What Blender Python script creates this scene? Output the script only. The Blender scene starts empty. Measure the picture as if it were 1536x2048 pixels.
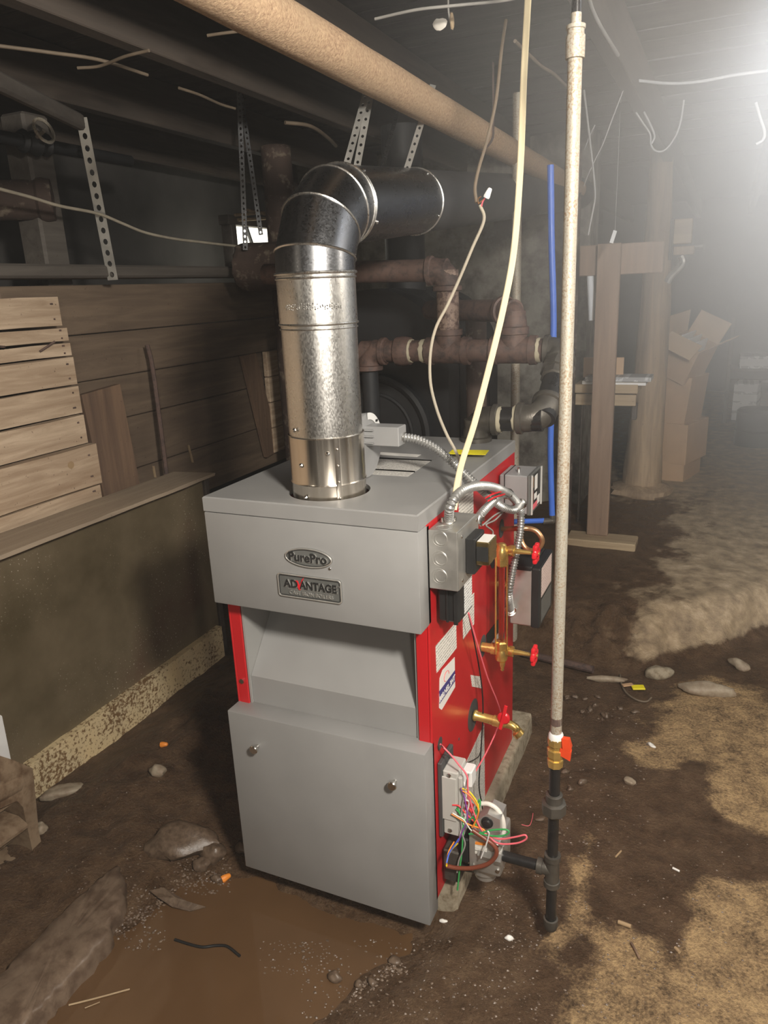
import bpy, bmesh, math, random
import numpy as np
from mathutils import Vector, Matrix, noise as mnoise

sc = bpy.context.scene
COL = sc.collection

# ------------------------------------------------------------------ camera
FPX, CX, CY = 1479.0, 768.0, 1024.0
CAMX = Vector((0.91269, 0.40644, -0.04242)).normalized()       # image right
CAMD = Vector((0.08021, -0.27998, -0.95665)).normalized()      # image down
CAMF = CAMX.cross(CAMD).normalized()                           # forward
CAMD = CAMF.cross(CAMX).normalized()
CAMP = Vector((0.5564, -1.3746, 1.6166))
cam = bpy.data.cameras.new('camera')
cam.sensor_fit = 'VERTICAL'; cam.sensor_height = 36.0; cam.sensor_width = 27.0
cam.lens = FPX / 2048.0 * 36.0
cam.clip_start = 0.02
camo = bpy.data.objects.new('camera', cam); COL.objects.link(camo)
R3 = Matrix((CAMX, -CAMD, -CAMF)).transposed()
camo.matrix_world = Matrix.Translation(CAMP) @ R3.to_4x4()
sc.camera = camo

# ------------------------------------------------------------------ world, lights, exposure
world = bpy.data.worlds.new('world'); sc.world = world; world.use_nodes = True
bg = world.node_tree.nodes['Background']
bg.inputs[0].default_value = (0.75, 0.85, 1.0, 1); bg.inputs[1].default_value = 0.02

def lamp(name, kind, loc, power, color, radius=0.05, target=None, angle=60, blend=0.5):
    l = bpy.data.lights.new(name, kind); l.energy = power; l.color = color
    l.shadow_soft_size = radius
    if kind == 'SPOT': l.spot_size = math.radians(angle); l.spot_blend = blend
    o = bpy.data.objects.new(name, l); COL.objects.link(o); o.location = loc
    if target is not None:
        o.rotation_euler = (Vector(target) - Vector(loc)).to_track_quat('-Z', 'Y').to_euler()
    return o
# bare bulb on the joists right of the photographer, a second bulb further back, added fills at the left and right, added spot to light the glare
lamp('bulb_light', 'POINT', (1.05, -1.20, 2.10), 185, (1.0, 0.93, 0.83), 0.11)
lamp('rear_bulb_light', 'POINT', (1.35, -2.60, 2.00), 38, (1.0, 0.92, 0.80), 0.10)
lamp('far_fill_light', 'POINT', (-1.3, -2.5, 2.05), 5, (1.0, 0.86, 0.68), 0.06)
lamp('right_fill_light', 'POINT', (2.30, 0.90, 2.10), 68, (1.0, 0.90, 0.76), 0.08)
lamp('glare_spot_light', 'SPOT', (0.80, 0.25, 2.20), 240, (0.88, 0.93, 1.0), 0.05, target=(1.7, 2.2, 2.05), angle=118, blend=0.6)

GLARE_C, GLARE_R, GLARE_D0, GLARE_D1 = (1.40, 1.35, 2.2), (2.2, 2.6, 1.8), 0.004, 0.78      # haze: middle, reach, density outside and at the middle
sc.view_settings.view_transform = 'Standard'; sc.view_settings.look = 'None'
sc.view_settings.gamma = 1.0; sc.view_settings.use_curve_mapping = False
sc.view_settings.exposure = 0.45
sc.cycles.use_denoising = True
sc.cycles.max_bounces = 5
sc.cycles.use_adaptive_sampling = True; sc.cycles.adaptive_threshold = 0.03
sc.cycles.volume_bounces = 0; sc.cycles.volume_step_rate = 2.5
sc.cycles.sample_clamp_indirect = 4.0

# ------------------------------------------------------------------ helpers
def at(px, py, x=None, y=None, z=None):
    """point of the world where the sight line of a photo pixel meets the plane x=, y= or z="""
    d = CAMX * (px - CX) + CAMD * (py - CY) + CAMF * FPX
    if x is not None: t = (x - CAMP.x) / d.x
    elif y is not None: t = (y - CAMP.y) / d.y
    else: t = (z - CAMP.z) / d.z
    return CAMP + d * t

V = Vector
rng = random.Random(7)

def frame_from(n):
    n = V(n).normalized()
    a = V((0, 0, 1)) if abs(n.z) < 0.9 else V((1, 0, 0))
    u = n.cross(a).normalized(); v = n.cross(u).normalized()
    return u, v, n

def smooth_path(pts, sub=6):
    pts = [V(p) for p in pts]
    if len(pts) < 3: return pts
    P = [pts[0] * 2 - pts[1]] + pts + [pts[-1] * 2 - pts[-2]]
    out = []
    for i in range(1, len(P) - 2):
        p0, p1, p2, p3 = P[i-1], P[i], P[i+1], P[i+2]
        for k in range(sub):
            t = k / sub
            out.append(0.5 * ((2*p1) + (p2-p0)*t + (2*p0-5*p1+4*p2-p3)*t*t + (3*p1-p0-3*p2+p3)*t*t*t))
    out.append(pts[-1])
    return out

class MB:
    def __init__(s): s.v = []; s.f = []
    def add(s, vs, fs):
        o = len(s.v); s.v += [tuple(p) for p in vs]; s.f += [tuple(i + o for i in f) for f in fs]; return s
    def box(s, lo, hi, bev=0.0, rot=None, seg=1):
        lo, hi = V(lo), V(hi)
        lo2 = V([min(a, b) for a, b in zip(lo, hi)]); hi2 = V([max(a, b) for a, b in zip(lo, hi)])
        c = (lo2 + hi2) / 2; d = hi2 - lo2
        return s.obox(c, d, bev, rot, seg)
    def obox(s, c, d, bev=0.0, rot=None, seg=1):
        bm = bmesh.new(); bmesh.ops.create_cube(bm, size=1.0)
        for v in bm.verts: v.co = V((v.co.x * d[0], v.co.y * d[1], v.co.z * d[2]))
        if bev > 0: bmesh.ops.bevel(bm, geom=bm.edges[:], offset=min(bev, min(d) * 0.45), segments=seg, affect='EDGES', profile=0.5)
        bm.verts.index_update()
        M = rot if rot is not None else Matrix.Identity(3)
        s.add([M @ v.co + V(c) for v in bm.verts], [[v.index for v in f.verts] for f in bm.faces]); bm.free(); return s
    def tube(s, pts, r, n=10, caps=True, rfun=None, up=None):
        pts = [V(p) for p in pts]; m = len(pts)
        T = []
        for i in range(m):
            a = pts[max(0, i-1)]; b = pts[min(m-1, i+1)]; t = (b - a)
            T.append(t.normalized() if t.length > 1e-9 else V((0, 0, 1)))
        u, v, _ = frame_from(T[0])
        if up is not None:
            u = (V(up) - T[0] * V(up).dot(T[0])).normalized()
        vs = []; fs = []
        for i in range(m):
            u = (u - T[i] * u.dot(T[i])).normalized(); v = T[i].cross(u)
            k = 1.0
            if 0 < i < m-1:
                a = (pts[i] - pts[i-1]).normalized(); b = (pts[i+1] - pts[i]).normalized()
                k = 1.0
            rr = (rfun(i, m) if rfun else (r[i] if isinstance(r, (list, tuple)) else r)) * k
            for j in range(n):
                an = 2 * math.pi * j / n
                vs.append(pts[i] + (u * math.cos(an) + v * math.sin(an)) * rr)
        for i in range(m-1):
            for j in range(n):
                fs.append((i*n+j, i*n+(j+1) % n, (i+1)*n+(j+1) % n, (i+1)*n+j))
        if caps:
            fs.append(tuple(range(n))[::-1]); fs.append(tuple((m-1)*n + j for j in range(n)))
        return s.add(vs, fs)
    def flat(s, pts, w, h, wdir):
        """a ribbon of w x h cross-section along pts, its width kept along wdir"""
        pts = [V(p) for p in pts]; m = len(pts); vs = []; fs = []
        for i in range(m):
            t = (pts[min(m-1, i+1)] - pts[max(0, i-1)]).normalized()
            u = (V(wdir) - t * V(wdir).dot(t)).normalized(); v = t.cross(u)
            for a, b in ((-1, -.5), (-.7, -1), (.7, -1), (1, -.5), (1, .5), (.7, 1), (-.7, 1), (-1, .5)):
                vs.append(pts[i] + u * a * w / 2 + v * b * h / 2)
        for i in range(m-1):
            for j in range(8): fs.append((i*8+j, i*8+(j+1) % 8, (i+1)*8+(j+1) % 8, (i+1)*8+j))
        fs.append(tuple(range(8))[::-1]); fs.append(tuple((m-1)*8+j for j in range(8)))
        return s.add(vs, fs)
    def cyl(s, p0, p1, r, n=16, r2=None, caps=True):
        return s.tube([p0, p1], [r, r if r2 is None else r2], n, caps)
    def lathe(s, o, axis, prof, n=20, closed=True):
        u, v, w = frame_from(axis); o = V(o); vs = []; fs = []; m = len(prof)
        for (t, r) in prof:
            for j in range(n):
                a = 2 * math.pi * j / n
                vs.append(o + w * t + (u * math.cos(a) + v * math.sin(a)) * r)
        for i in range(m-1):
            for j in range(n): fs.append((i*n+j, i*n+(j+1) % n, (i+1)*n+(j+1) % n, (i+1)*n+j))
        if closed:
            fs.append(tuple(range(n))[::-1]); fs.append(tuple((m-1)*n+j for j in range(n)))
        return s.add(vs, fs)
    def ring(s, o, axis, R, r, n=36, k=8, squash=1.0):
        u, v, w = frame_from(axis); o = V(o); vs = []; fs = []
        for i in range(n):
            a = 2*math.pi*i/n; d = u*math.cos(a)+v*math.sin(a)
            for j in range(k):
                b = 2*math.pi*j/k
                vs.append(o + d*(R + r*math.cos(b)) + w*r*squash*math.sin(b))
        for i in range(n):
            for j in range(k): fs.append((i*k+j, ((i+1) % n)*k+j, ((i+1) % n)*k+(j+1) % k, i*k+(j+1) % k))
        return s.add(vs, fs)
    def prism(s, poly, d, flip=False):
        """poly: list of 3-D points (planar), extruded by vector d"""
        n = len(poly); P = [V(p) for p in poly]; d = V(d)
        fs = [tuple(range(n)), tuple(range(n, 2*n))[::-1]] + [(i, i+n, (i+1) % n + n, (i+1) % n) for i in range(n)]
        return s.add(P + [p + d for p in P], fs)
    def sph(s, c, r, n=10, m=7, jit=0.0, rnd=None):
        c = V(c); r = V((r, r, r)) if not hasattr(r, '__len__') else V(r); vs = []; fs = []
        J = lambda: 1 + (rnd.uniform(-jit, jit) if rnd else 0)
        vs.append(c + V((0, 0, r.z*J())))
        for i in range(1, m):
            t = math.pi*i/m
            for j in range(n):
                a = 2*math.pi*j/n; q = J()
                vs.append(c + V((r.x*math.sin(t)*math.cos(a)*q, r.y*math.sin(t)*math.sin(a)*q, r.z*math.cos(t)*q)))
        vs.append(c - V((0, 0, r.z*J()))); L = len(vs)-1
        for j in range(n): fs.append((0, 1+j, 1+(j+1) % n)); fs.append((L, L-n+(j+1) % n, L-n+j))
        for i in range(m-2):
            for j in range(n):
                a = 1+i*n+j; b = 1+i*n+(j+1) % n; fs.append((a, a+n, b+n, b))
        return s.add(vs, fs)
    def build(s, name, mat, parent=None, label=None, cat=None, group=None, kind=None, sharp=35, smooth=True, origin=None):
        if parent is not None: og = ROOT[parent]
        elif origin is not None: og = V(origin)
        else:
            A = np.array(s.v); og = V(((A[:, 0].min()+A[:, 0].max())/2, (A[:, 1].min()+A[:, 1].max())/2, A[:, 2].min()))
        me = bpy.data.meshes.new(name)
        me.from_pydata([(p[0]-og.x, p[1]-og.y, p[2]-og.z) for p in s.v], [], s.f); me.validate(); 
        bm = bmesh.new(); bm.from_mesh(me); bmesh.ops.recalc_face_normals(bm, faces=bm.faces[:]); bm.to_mesh(me); bm.free()
        if smooth:
            me.polygons.foreach_set('use_smooth', [True]*len(me.polygons)); me.set_sharp_from_angle(angle=math.radians(sharp))
        me.materials.append(mat)
        o = bpy.data.objects.new(name, me); COL.objects.link(o)
        ROOT[o] = og
        if parent is not None: o.parent = parent
        else: o.location = og
        tag(o, label, cat, group, kind)
        return o
ROOT = {}
def tag(o, label=None, cat=None, group=None, kind=None):
    if label: o['label'] = label
    if cat: o['category'] = cat
    if group: o['group'] = group
    if kind: o['kind'] = kind
def thing(name, loc, label=None, cat=None, group=None, kind=None):
    o = bpy.data.objects.new(name, None); o.empty_display_size = 0.05; COL.objects.link(o); o.location = loc
    ROOT[o] = V(loc); tag(o, label, cat, group, kind); return o

def text_mb(body, size, depth, pos, xdir, updir, align='CENTER', bold=0.0, shear=0.0, squeeze=1.0):
    c = bpy.data.curves.new('text', 'FONT'); c.body = body; c.size = size; c.extrude = depth; c.align_x = align; c.align_y = 'CENTER'
    c.offset = bold; c.shear = shear; c.resolution_u = 3
    o = bpy.data.objects.new('text', c); COL.objects.link(o)
    me = bpy.data.meshes.new_from_object(o.evaluated_get(bpy.context.evaluated_depsgraph_get()))
    X = V(xdir).normalized(); U = V(updir).normalized(); N = X.cross(U)
    mb = MB(); mb.add([V(pos) + X*v.co.x*squeeze + U*v.co.y + N*v.co.z for v in me.vertices], [tuple(p.vertices) for p in me.polygons])
    bpy.data.objects.remove(o); bpy.data.curves.remove(c); bpy.data.meshes.remove(me)
    return mb

# ------------------------------------------------------------------ materials
class NT:
    def __init__(s, name):
        s.m = bpy.data.materials.new(name); s.m.use_nodes = True; s.t = s.m.node_tree
        s.b = s.t.nodes['Principled BSDF']; s.co = s.t.nodes.new('ShaderNodeTexCoord').outputs['Object']
    def n(s, typ, **kw):
        x = s.t.nodes.new(typ)
        for k, v in kw.items(): setattr(x, k, v)
        return x
    def l(s, a, b): s.t.links.new(a, b)
    def map(s, scale, rot=(0, 0, 0)):
        x = s.n('ShaderNodeMapping'); x.inputs['Scale'].default_value = scale; x.inputs['Rotation'].default_value = rot
        s.l(s.co, x.inputs['Vector']); return x.outputs[0]
    def noise(s, scale, detail=4, rough=0.55, vec=None, dist=0.0):
        x = s.n('ShaderNodeTexNoise'); x.inputs['Scale'].default_value = scale; x.inputs['Detail'].default_value = detail
        x.inputs['Roughness'].default_value = rough; x.inputs['Distortion'].default_value = dist
        s.l(vec if vec is not None else s.co, x.inputs['Vector']); return x.outputs[0]
    def ramp(s, fac, stops, interp='LINEAR'):
        x = s.n('ShaderNodeValToRGB'); e = x.color_ramp.elements; x.color_ramp.interpolation = interp
        while len(e) < len(stops): e.new(0.5)
        for el, (p, c) in zip(e, stops):
            el.position = p; el.color = tuple(c)+(1,) if hasattr(c, '__len__') else (c, c, c, 1)
        s.l(fac, x.inputs[0]); return x.outputs[0]
    def mix(s, fac, a, b, mode='MIX'):
        x = s.n('ShaderNodeMix', data_type='RGBA', blend_type=mode)
        for sock, v in ((x.inputs[0], fac), (x.inputs[6], a), (x.inputs[7], b)):
            if hasattr(v, 'is_linked'): s.l(v, sock)
            elif hasattr(v, '__len__'): sock.default_value = tuple(v)+(1,) if len(v) == 3 else v
            else: sock.default_value = v
        return x.outputs[2]
    def math(s, op, a, b=0.0, clamp=False):
        x = s.n('ShaderNodeMath', operation=op, use_clamp=clamp)
        for sock, v in ((x.inputs[0], a), (x.inputs[1], b)):
            if hasattr(v, 'is_linked'): s.l(v, sock)
            else: sock.default_value = v
        return x.outputs[0]
    def bump(s, h, strength=0.3, dist=0.01):
        x = s.n('ShaderNodeBump'); x.inputs['Strength'].default_value = strength; x.inputs['Distance'].default_value = dist
        s.l(h, x.inputs['Height']); s.l(x.outputs[0], s.b.inputs['Normal'])
    def set(s, color=None, rough=None, metal=None, spec=None):
        for k, v in (('Base Color', color), ('Roughness', rough), ('Metallic', metal), ('Specular IOR Level', spec)):
            if v is None: continue
            if hasattr(v, 'is_linked'): s.l(v, s.b.inputs[k])
            elif hasattr(v, '__len__'): s.b.inputs[k].default_value = tuple(v)+(1,)
            else: s.b.inputs[k].default_value = v
        return s.m

def plain(name, col, rough=0.5, metal=0.0, var=0.15, scale=12, bump=0.0, spec=None):
    t = NT(name); c = np.array(col)
    f = t.noise(scale, 5)
    cc = t.ramp(f, [(0.3, tuple(c*(1-var))), (0.7, tuple(np.minimum(c*(1+var), 1)))])
    if bump: t.bump(t.noise(scale*6, 4), bump, 0.002)
    return t.set(cc, t.ramp(f, [(0.3, max(rough-.07, .02)), (0.7, min(rough+.07, 1))]), metal, spec)

def speckled(name, base, spot, scale=120, thr=0.58, soft=0.06, rough=0.6, metal=0.0, bump=0.2, scale2=9, amt2=0.3):
    t = NT(name)
    a = t.noise(scale, 5, 0.65); big = t.noise(scale2, 4)
    f = t.math('ADD', a, t.math('MULTIPLY', t.math('SUBTRACT', big, 0.5), amt2))
    m = t.ramp(f, [(thr-soft, 0.0), (thr+soft, 1.0)])
    b = np.array(base)
    cb = t.ramp(big, [(0.3, tuple(b*0.8)), (0.7, tuple(np.minimum(b*1.15, 1)))])
    t.bump(a, bump, 0.003)
    return t.set(t.mix(m, cb, spot), rough, metal)

def wood(name, c1, c2, axis='y', rough=0.75, scale=1.0, knots=True):
    t = NT(name)
    sc_ = {'x': (2.2, 28, 28), 'y': (28, 2.2, 28), 'z': (28, 28, 2.2)}[axis]
    v = t.map(tuple(q*scale for q in sc_))
    g = t.noise(1.0, 6, 0.6, v, 0.6)
    g2 = t.noise(1.0, 3, 0.5, t.map(tuple(q*scale*0.22 for q in sc_)))
    c = t.ramp(t.math('ADD', t.math('MULTIPLY', g, 0.6), t.math('MULTIPLY', g2, 0.4)), [(0.33, tuple(c2)), (0.5, tuple((np.array(c1)+np.array(c2))/2)), (0.62, tuple(c1))])
    if knots:
        k = t.ramp(t.noise(90, 2, 0.5), [(0.70, 0.0), (0.76, 1.0)])
        c = t.mix(t.math('MULTIPLY', k, 0.75), c, (0.05, 0.03, 0.02))
    t.bump(g, 0.35, 0.004)
    return t.set(c, rough)

def print_mat(name, paper, ink, axis='yz', pitch=0.008, fill=0.5, char=260, rough=0.5):
    """paper with rows of small print: rows run along the first axis, stacked along the second"""
    t = NT(name)
    s_ = t.n('ShaderNodeSeparateXYZ'); t.l(t.co, s_.inputs[0])
    idx = {'x': 0, 'y': 1, 'z': 2}
    a = s_.outputs[idx[axis[0]]]; b = s_.outputs[idx[axis[1]]]
    ph = t.math('FRACT', t.math('MULTIPLY', b, 1.0/pitch))
    row = t.math('FLOOR', t.math('MULTIPLY', b, 1.0/pitch))
    line = t.math('LESS_THAN', ph, fill)
    cb = t.n('ShaderNodeCombineXYZ'); t.l(t.math('MULTIPLY', a, char), cb.inputs[0]); t.l(t.math('MULTIPLY', row, 7.31), cb.inputs[1]); t.l(t.math('MULTIPLY', ph, 2.5), cb.inputs[2])
    nz = t.noise(1.0, 2, 0.6, cb.outputs[0])
    m = t.math('MULTIPLY', line, t.math('GREATER_THAN', nz, 0.47))
    m = t.math('MULTIPLY', m, 0.75)
    return t.set(t.mix(m, paper, ink), rough)

M = {}
M['grey'] = plain('grey_enamel', (0.278, 0.276, 0.272), 0.42, 0, 0.05, 7, 0.03)
M['grey_dk'] = plain('grey_enamel_flue_side', (0.30, 0.30, 0.29), 0.5, 0, 0.05, 7)
M['red'] = plain('red_enamel', (0.50, 0.014, 0.018), 0.38, 0, 0.06, 5, 0.02)
M['inner'] = plain('dark_liner', (0.06, 0.06, 0.06), 0.6)
def galv(name, base, rough, sp=110, amt=0.35, streak=False):
    t = NT(name)
    vo = t.n('ShaderNodeTexVoronoi'); vo.inputs['Scale'].default_value = sp
    if streak: t.l(t.map((1, 1, 0.5)), vo.inputs['Vector'])
    else: t.l(t.co, vo.inputs['Vector'])
    nz = t.noise(18, 5)
    b = np.array(base)
    bw = t.n('ShaderNodeSeparateColor'); t.l(vo.outputs['Color'], bw.inputs[0])
    f = bw.outputs[0]
    c = t.ramp(f, [(0, tuple(b*(1-amt*.6))), (1, tuple(np.minimum(b*(1+amt*.3), 1)))])
    r = t.math('ADD', t.math('MULTIPLY', f, 0.10), t.math('ADD', t.math('MULTIPLY', nz, .08), rough-.09))
    t.bump(t.math('ADD', f, t.math('MULTIPLY', nz, .15)), 0.07, 0.001)
    return t.set(c, r, 1.0)
M['galv'] = galv('galvanised_steel', (0.74, 0.73, 0.70), 0.32, 430, 0.14, True)
M['galv_dk'] = galv('darkened_galvanised_steel', (0.20, 0.205, 0.215), 0.32, 340, 0.12)  # base tone lowered to imitate the dark ceiling reflected in the elbow
M['galv_box'] = plain('box_galvanised_steel', (0.50, 0.49, 0.46), 0.36, 0.72, 0.14, 22, 0.05)
t = NT('brushed_stainless'); v = t.map((60, 60, 1.2)); nz = t.noise(1.0, 4, 0.6, v)
t.bump(nz, 0.06, 0.002); M['stainless'] = t.set(t.ramp(nz, [(0.3, (0.66, 0.60, 0.52)), (0.7, (0.80, 0.75, 0.67))]), t.ramp(nz, [(0.3, 0.16), (0.7, 0.3)]), 1.0)
M['black_pipe'] = plain('black_iron_pipe', (0.016, 0.015, 0.015), 0.30, 0.0, 0.3, 20, 0.1)
M['cast'] = plain('cast_iron_fitting', (0.115, 0.105, 0.09), 0.42, 0.55, 0.2, 30, 0.25)
M['rust'] = speckled('rusty_iron', (0.135, 0.085, 0.07), (0.07, 0.05, 0.045), 40, 0.55, 0.1, 0.62, 0.15, 0.3)
M['rust_lt'] = speckled('worn_rusty_nipple', (0.33, 0.24, 0.19), (0.10, 0.06, 0.05), 60, 0.5, 0.08, 0.55, 0.2, 0.3)
M['soot'] = plain('sooty_black_iron', (0.016, 0.017, 0.019), 0.6, 0.0, 0.35, 6, 0.2)
M['matt_black'] = plain('matt_black_stovepipe', (0.05, 0.05, 0.052), 0.55, 0.2, 0.2, 10, 0.1)
M['galv_old'] = speckled('old_galvanised_pipe', (0.46, 0.43, 0.36), (0.30, 0.21, 0.13), 260, 0.57, 0.10, 0.5, 0.3, 0.3, 7, 0.55)
M['lag'] = speckled('hairy_pipe_lagging', (0.46, 0.325, 0.20), (0.27, 0.17, 0.105), 170, 0.53, 0.16, 0.95, 0, 0.9, 10, 0.4)
M['brass'] = plain('brass', (0.80, 0.56, 0.18), 0.30, 0.8, 0.12, 30, 0.05)
M['copper'] = plain('copper_tube', (0.62, 0.36, 0.19), 0.34, 0.8, 0.15, 14)
M['chrome'] = plain('zinc_plated', (0.75, 0.74, 0.71), 0.22, 1.0, 0.06, 30)
M['hose'] = plain('zinc_hose', (0.38, 0.38, 0.37), 0.36, 0.65, 0.08, 30)
M['alum'] = plain('cast_aluminium', (0.62, 0.61, 0.58), 0.38, 0.75, 0.1, 20, 0.1)
M['gold'] = plain('gold_passivated_steel', (0.55, 0.45, 0.22), 0.28, 1.0, 0.1, 30)
M['red_plastic'] = plain('red_plastic', (0.72, 0.02, 0.03), 0.35)
M['orange_handle'] = plain('orange_red_vinyl', (0.80, 0.075, 0.02), 0.38)
M['black_plastic'] = plain('black_plastic', (0.018, 0.018, 0.018), 0.42)
M['grey_plastic'] = plain('grey_plastic', (0.27, 0.27, 0.27), 0.5, 0, 0.04)
M['lt_plastic'] = plain('light_grey_plastic', (0.47, 0.46, 0.43), 0.45, 0, 0.04)
M['white_plastic'] = plain('white_plastic', (0.75, 0.75, 0.74), 0.4, 0, 0.04)
M['cream'] = plain('cream_cable_sheath', (0.74, 0.64, 0.42), 0.5, 0, 0.06, 15)
M['dim_wire'] = plain('dim_white_wire', (0.26, 0.25, 0.235), 0.7)
M['dusty_wire'] = plain('dusty_wire', (0.15, 0.115, 0.08), 0.7, 0, 0.15, 15)
M['pale_wire'] = plain('pale_dusty_wire', (0.36, 0.32, 0.25), 0.7, 0, 0.15, 15)
M['grey_wire'] = plain('grey_wire', (0.30, 0.29, 0.27), 0.6)
for nm, c in dict(w_red=(0.75, 0.06, 0.07), w_pink=(0.85, 0.16, 0.20), w_green=(0.05, 0.36, 0.10), w_yellow=(0.85, 0.62, 0.03), w_blue=(0.05, 0.12, 0.55),
                  w_orange=(0.85, 0.28, 0.04), w_brown=(0.20, 0.055, 0.03), w_black=(0.015, 0.015, 0.015), w_white=(0.75, 0.72, 0.66), w_purple=(0.25, 0.08, 0.35)).items():
    M[nm] = plain('insulation_'+nm[2:], c, 0.4, 0, 0.05)
M['sealant'] = plain('grubby_sealant', (0.42, 0.38, 0.28), 0.6)
M['blue_pex'] = plain('blue_plastic_tube', (0.05, 0.14, 0.55), 0.38, 0, 0.06)
M['paper'] = plain('white_label', (0.78, 0.76, 0.72), 0.5, 0, 0.03)
M['yellow'] = plain('yellow_tag', (0.85, 0.74, 0.02), 0.5, 0, 0.05)
M['navy'] = plain('navy_print', (0.05, 0.045, 0.20), 0.5)
M['ink'] = plain('black_ink', (0.02, 0.02, 0.02), 0.5)
M['badge'] = plain('charcoal_badge', (0.115, 0.118, 0.112), 0.45)
M['plank'] = wood('weathered_plank', (0.60, 0.47, 0.34), (0.33, 0.23, 0.15), 'y', .8, 1.5)
M['plank_dk'] = wood('old_brown_board', (0.20, 0.145, 0.10), (0.11, 0.078, 0.055), 'y')
M['board_v'] = wood('old_upright_board', (0.22, 0.14, 0.09), (0.11, 0.07, 0.05), 'z')
M['joist'] = wood('dark_joist', (0.085, 0.066, 0.052), (0.045, 0.036, 0.03), 'y', knots=False)
M['deck'] = wood('dark_subfloor', (0.07, 0.062, 0.055), (0.035, 0.031, 0.03), 'x', knots=False)
M['beam'] = wood('dusty_beam', (0.12, 0.105, 0.09), (0.07, 0.06, 0.052), 'y')
M['post'] = wood('brown_post', (0.30, 0.20, 0.135), (0.19, 0.125, 0.085), 'z')
M['log'] = wood('barked_log', (0.40, 0.28, 0.17), (0.20, 0.135, 0.085), 'z')
M['pale_wood'] = wood('pale_wood', (0.44, 0.33, 0.20), (0.30, 0.21, 0.13), 'x')
M['card'] = plain('cardboard', (0.46, 0.29, 0.165), 0.75, 0, 0.08, 8)
M['card_in'] = plain('cardboard_inside', (0.52, 0.36, 0.22), 0.8, 0, 0.08, 8)
M['carton_w'] = print_mat('printed_white_carton', (0.55, 0.54, 0.52), (0.25, 0.24, 0.23), 'xz', 0.09, 0.3, 25)
t = NT('stained_sheet_panel')
big = t.noise(2.2, 5, 0.6); fine = t.noise(55, 4, 0.6)
c = t.ramp(big, [(0.3, (0.085, 0.066, 0.036)), (0.55, (0.165, 0.130, 0.080)), (0.75, (0.13, 0.075, 0.048))])
sp = t.ramp(t.noise(130, 2, 0.4), [(0.675, 0.0), (0.70, 1.0)])
sp = t.math('MULTIPLY', sp, t.ramp(t.noise(3.0, 2), [(0.45, 0.0), (0.6, 1.0)]))
c = t.mix(t.math('MULTIPLY', sp, 0.9), c, (0.55, 0.50, 0.40))
t.bump(fine, 0.1, 0.002); M['sheet'] = t.set(c, t.ramp(big, [(0.3, 0.35), (0.7, 0.55)]))
t = NT('rusty_cream_strip')
a = t.noise(75, 5, 0.7); big = t.noise(4, 4)
m = t.ramp(t.math('ADD', a, t.math('MULTIPLY', t.math('SUBTRACT', big, 0.5), 0.5)), [(0.52, 0.0), (0.60, 1.0)])
c = t.mix(m, t.ramp(big, [(0.3, (0.74, 0.57, 0.31)), (0.7, (0.64, 0.54, 0.35))]), (0.20, 0.115, 0.05))
t.bump(a, 0.3, 0.003); M['strip'] = t.set(c, 0.65)
M['ledge'] = wood('dusty_ledge_board', (0.40, 0.32, 0.23), (0.27, 0.21, 0.155), 'y')
M['concrete'] = speckled('grimy_concrete', (0.34, 0.29, 0.21), (0.18, 0.14, 0.09), 40, 0.55, 0.1, 0.8, 0, 0.5)
M['slab'] = speckled('wet_concrete_slab', (0.175, 0.125, 0.088), (0.10, 0.066, 0.045), 26, 0.52, 0.12, 0.42, 0, 0.6)
M['block'] = speckled('muddy_hollow_block', (0.26, 0.19, 0.125), (0.12, 0.075, 0.045), 18, 0.52, 0.12, 0.38, 0, 0.6)
M['stone'] = speckled('grey_stone', (0.36, 0.30, 0.22), (0.22, 0.16, 0.11), 30, 0.52, 0.15, 0.6, 0, 0.5)
M['wet_stone'] = speckled('wet_brown_stone', (0.15, 0.105, 0.072), (0.07, 0.046, 0.03), 60, 0.52, 0.15, 0.38, 0, 0.5)
M['rubble'] = speckled('rubble_wall', (0.25, 0.23, 0.19), (0.12, 0.10, 0.085), 7, 0.52, 0.1, 0.85, 0, 0.9)
M['plaster'] = plain('old_whitewash', (0.36, 0.36, 0.34), 0.9, 0, 0.2, 5, 0.4)
M['dark_wall'] = plain('dark_earth_wall', (0.05, 0.047, 0.045), 0.95, 0, 0.3, 4, 0.5)
M['clump'] = speckled('dark_crusted_lagging', (0.075, 0.05, 0.04), (0.20, 0.16, 0.12), 22, 0.60, 0.06, 0.85, 0, 0.9)
M['bark'] = plain('splinter_wood', (0.36, 0.25, 0.14), 0.8)
# gauge glass
t = NT('gauge_glass'); t.b.inputs['Transmission Weight'].default_value = 1.0; M['glass'] = t.set((0.95, 0.9, 0.88), 0.03)
# muddy water
t = NT('muddy_water'); nz = t.noise(3, 3)
t.bump(t.noise(9, 2), 0.02, 0.01)
M['water'] = t.set(t.ramp(nz, [(0.3, (0.098, 0.054, 0.026)), (0.7, (0.120, 0.067, 0.032))]), 0.06, 0.0, 0.5)
# window: daylight behind
t = NT('daylit_pane'); t.b.inputs['Emission Color'].default_value = (1.0, 0.96, 0.80, 1); t.b.inputs['Emission Strength'].default_value = 2.2
M['daylight'] = t.set((0.8, 0.8, 0.75), 0.3)

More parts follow.
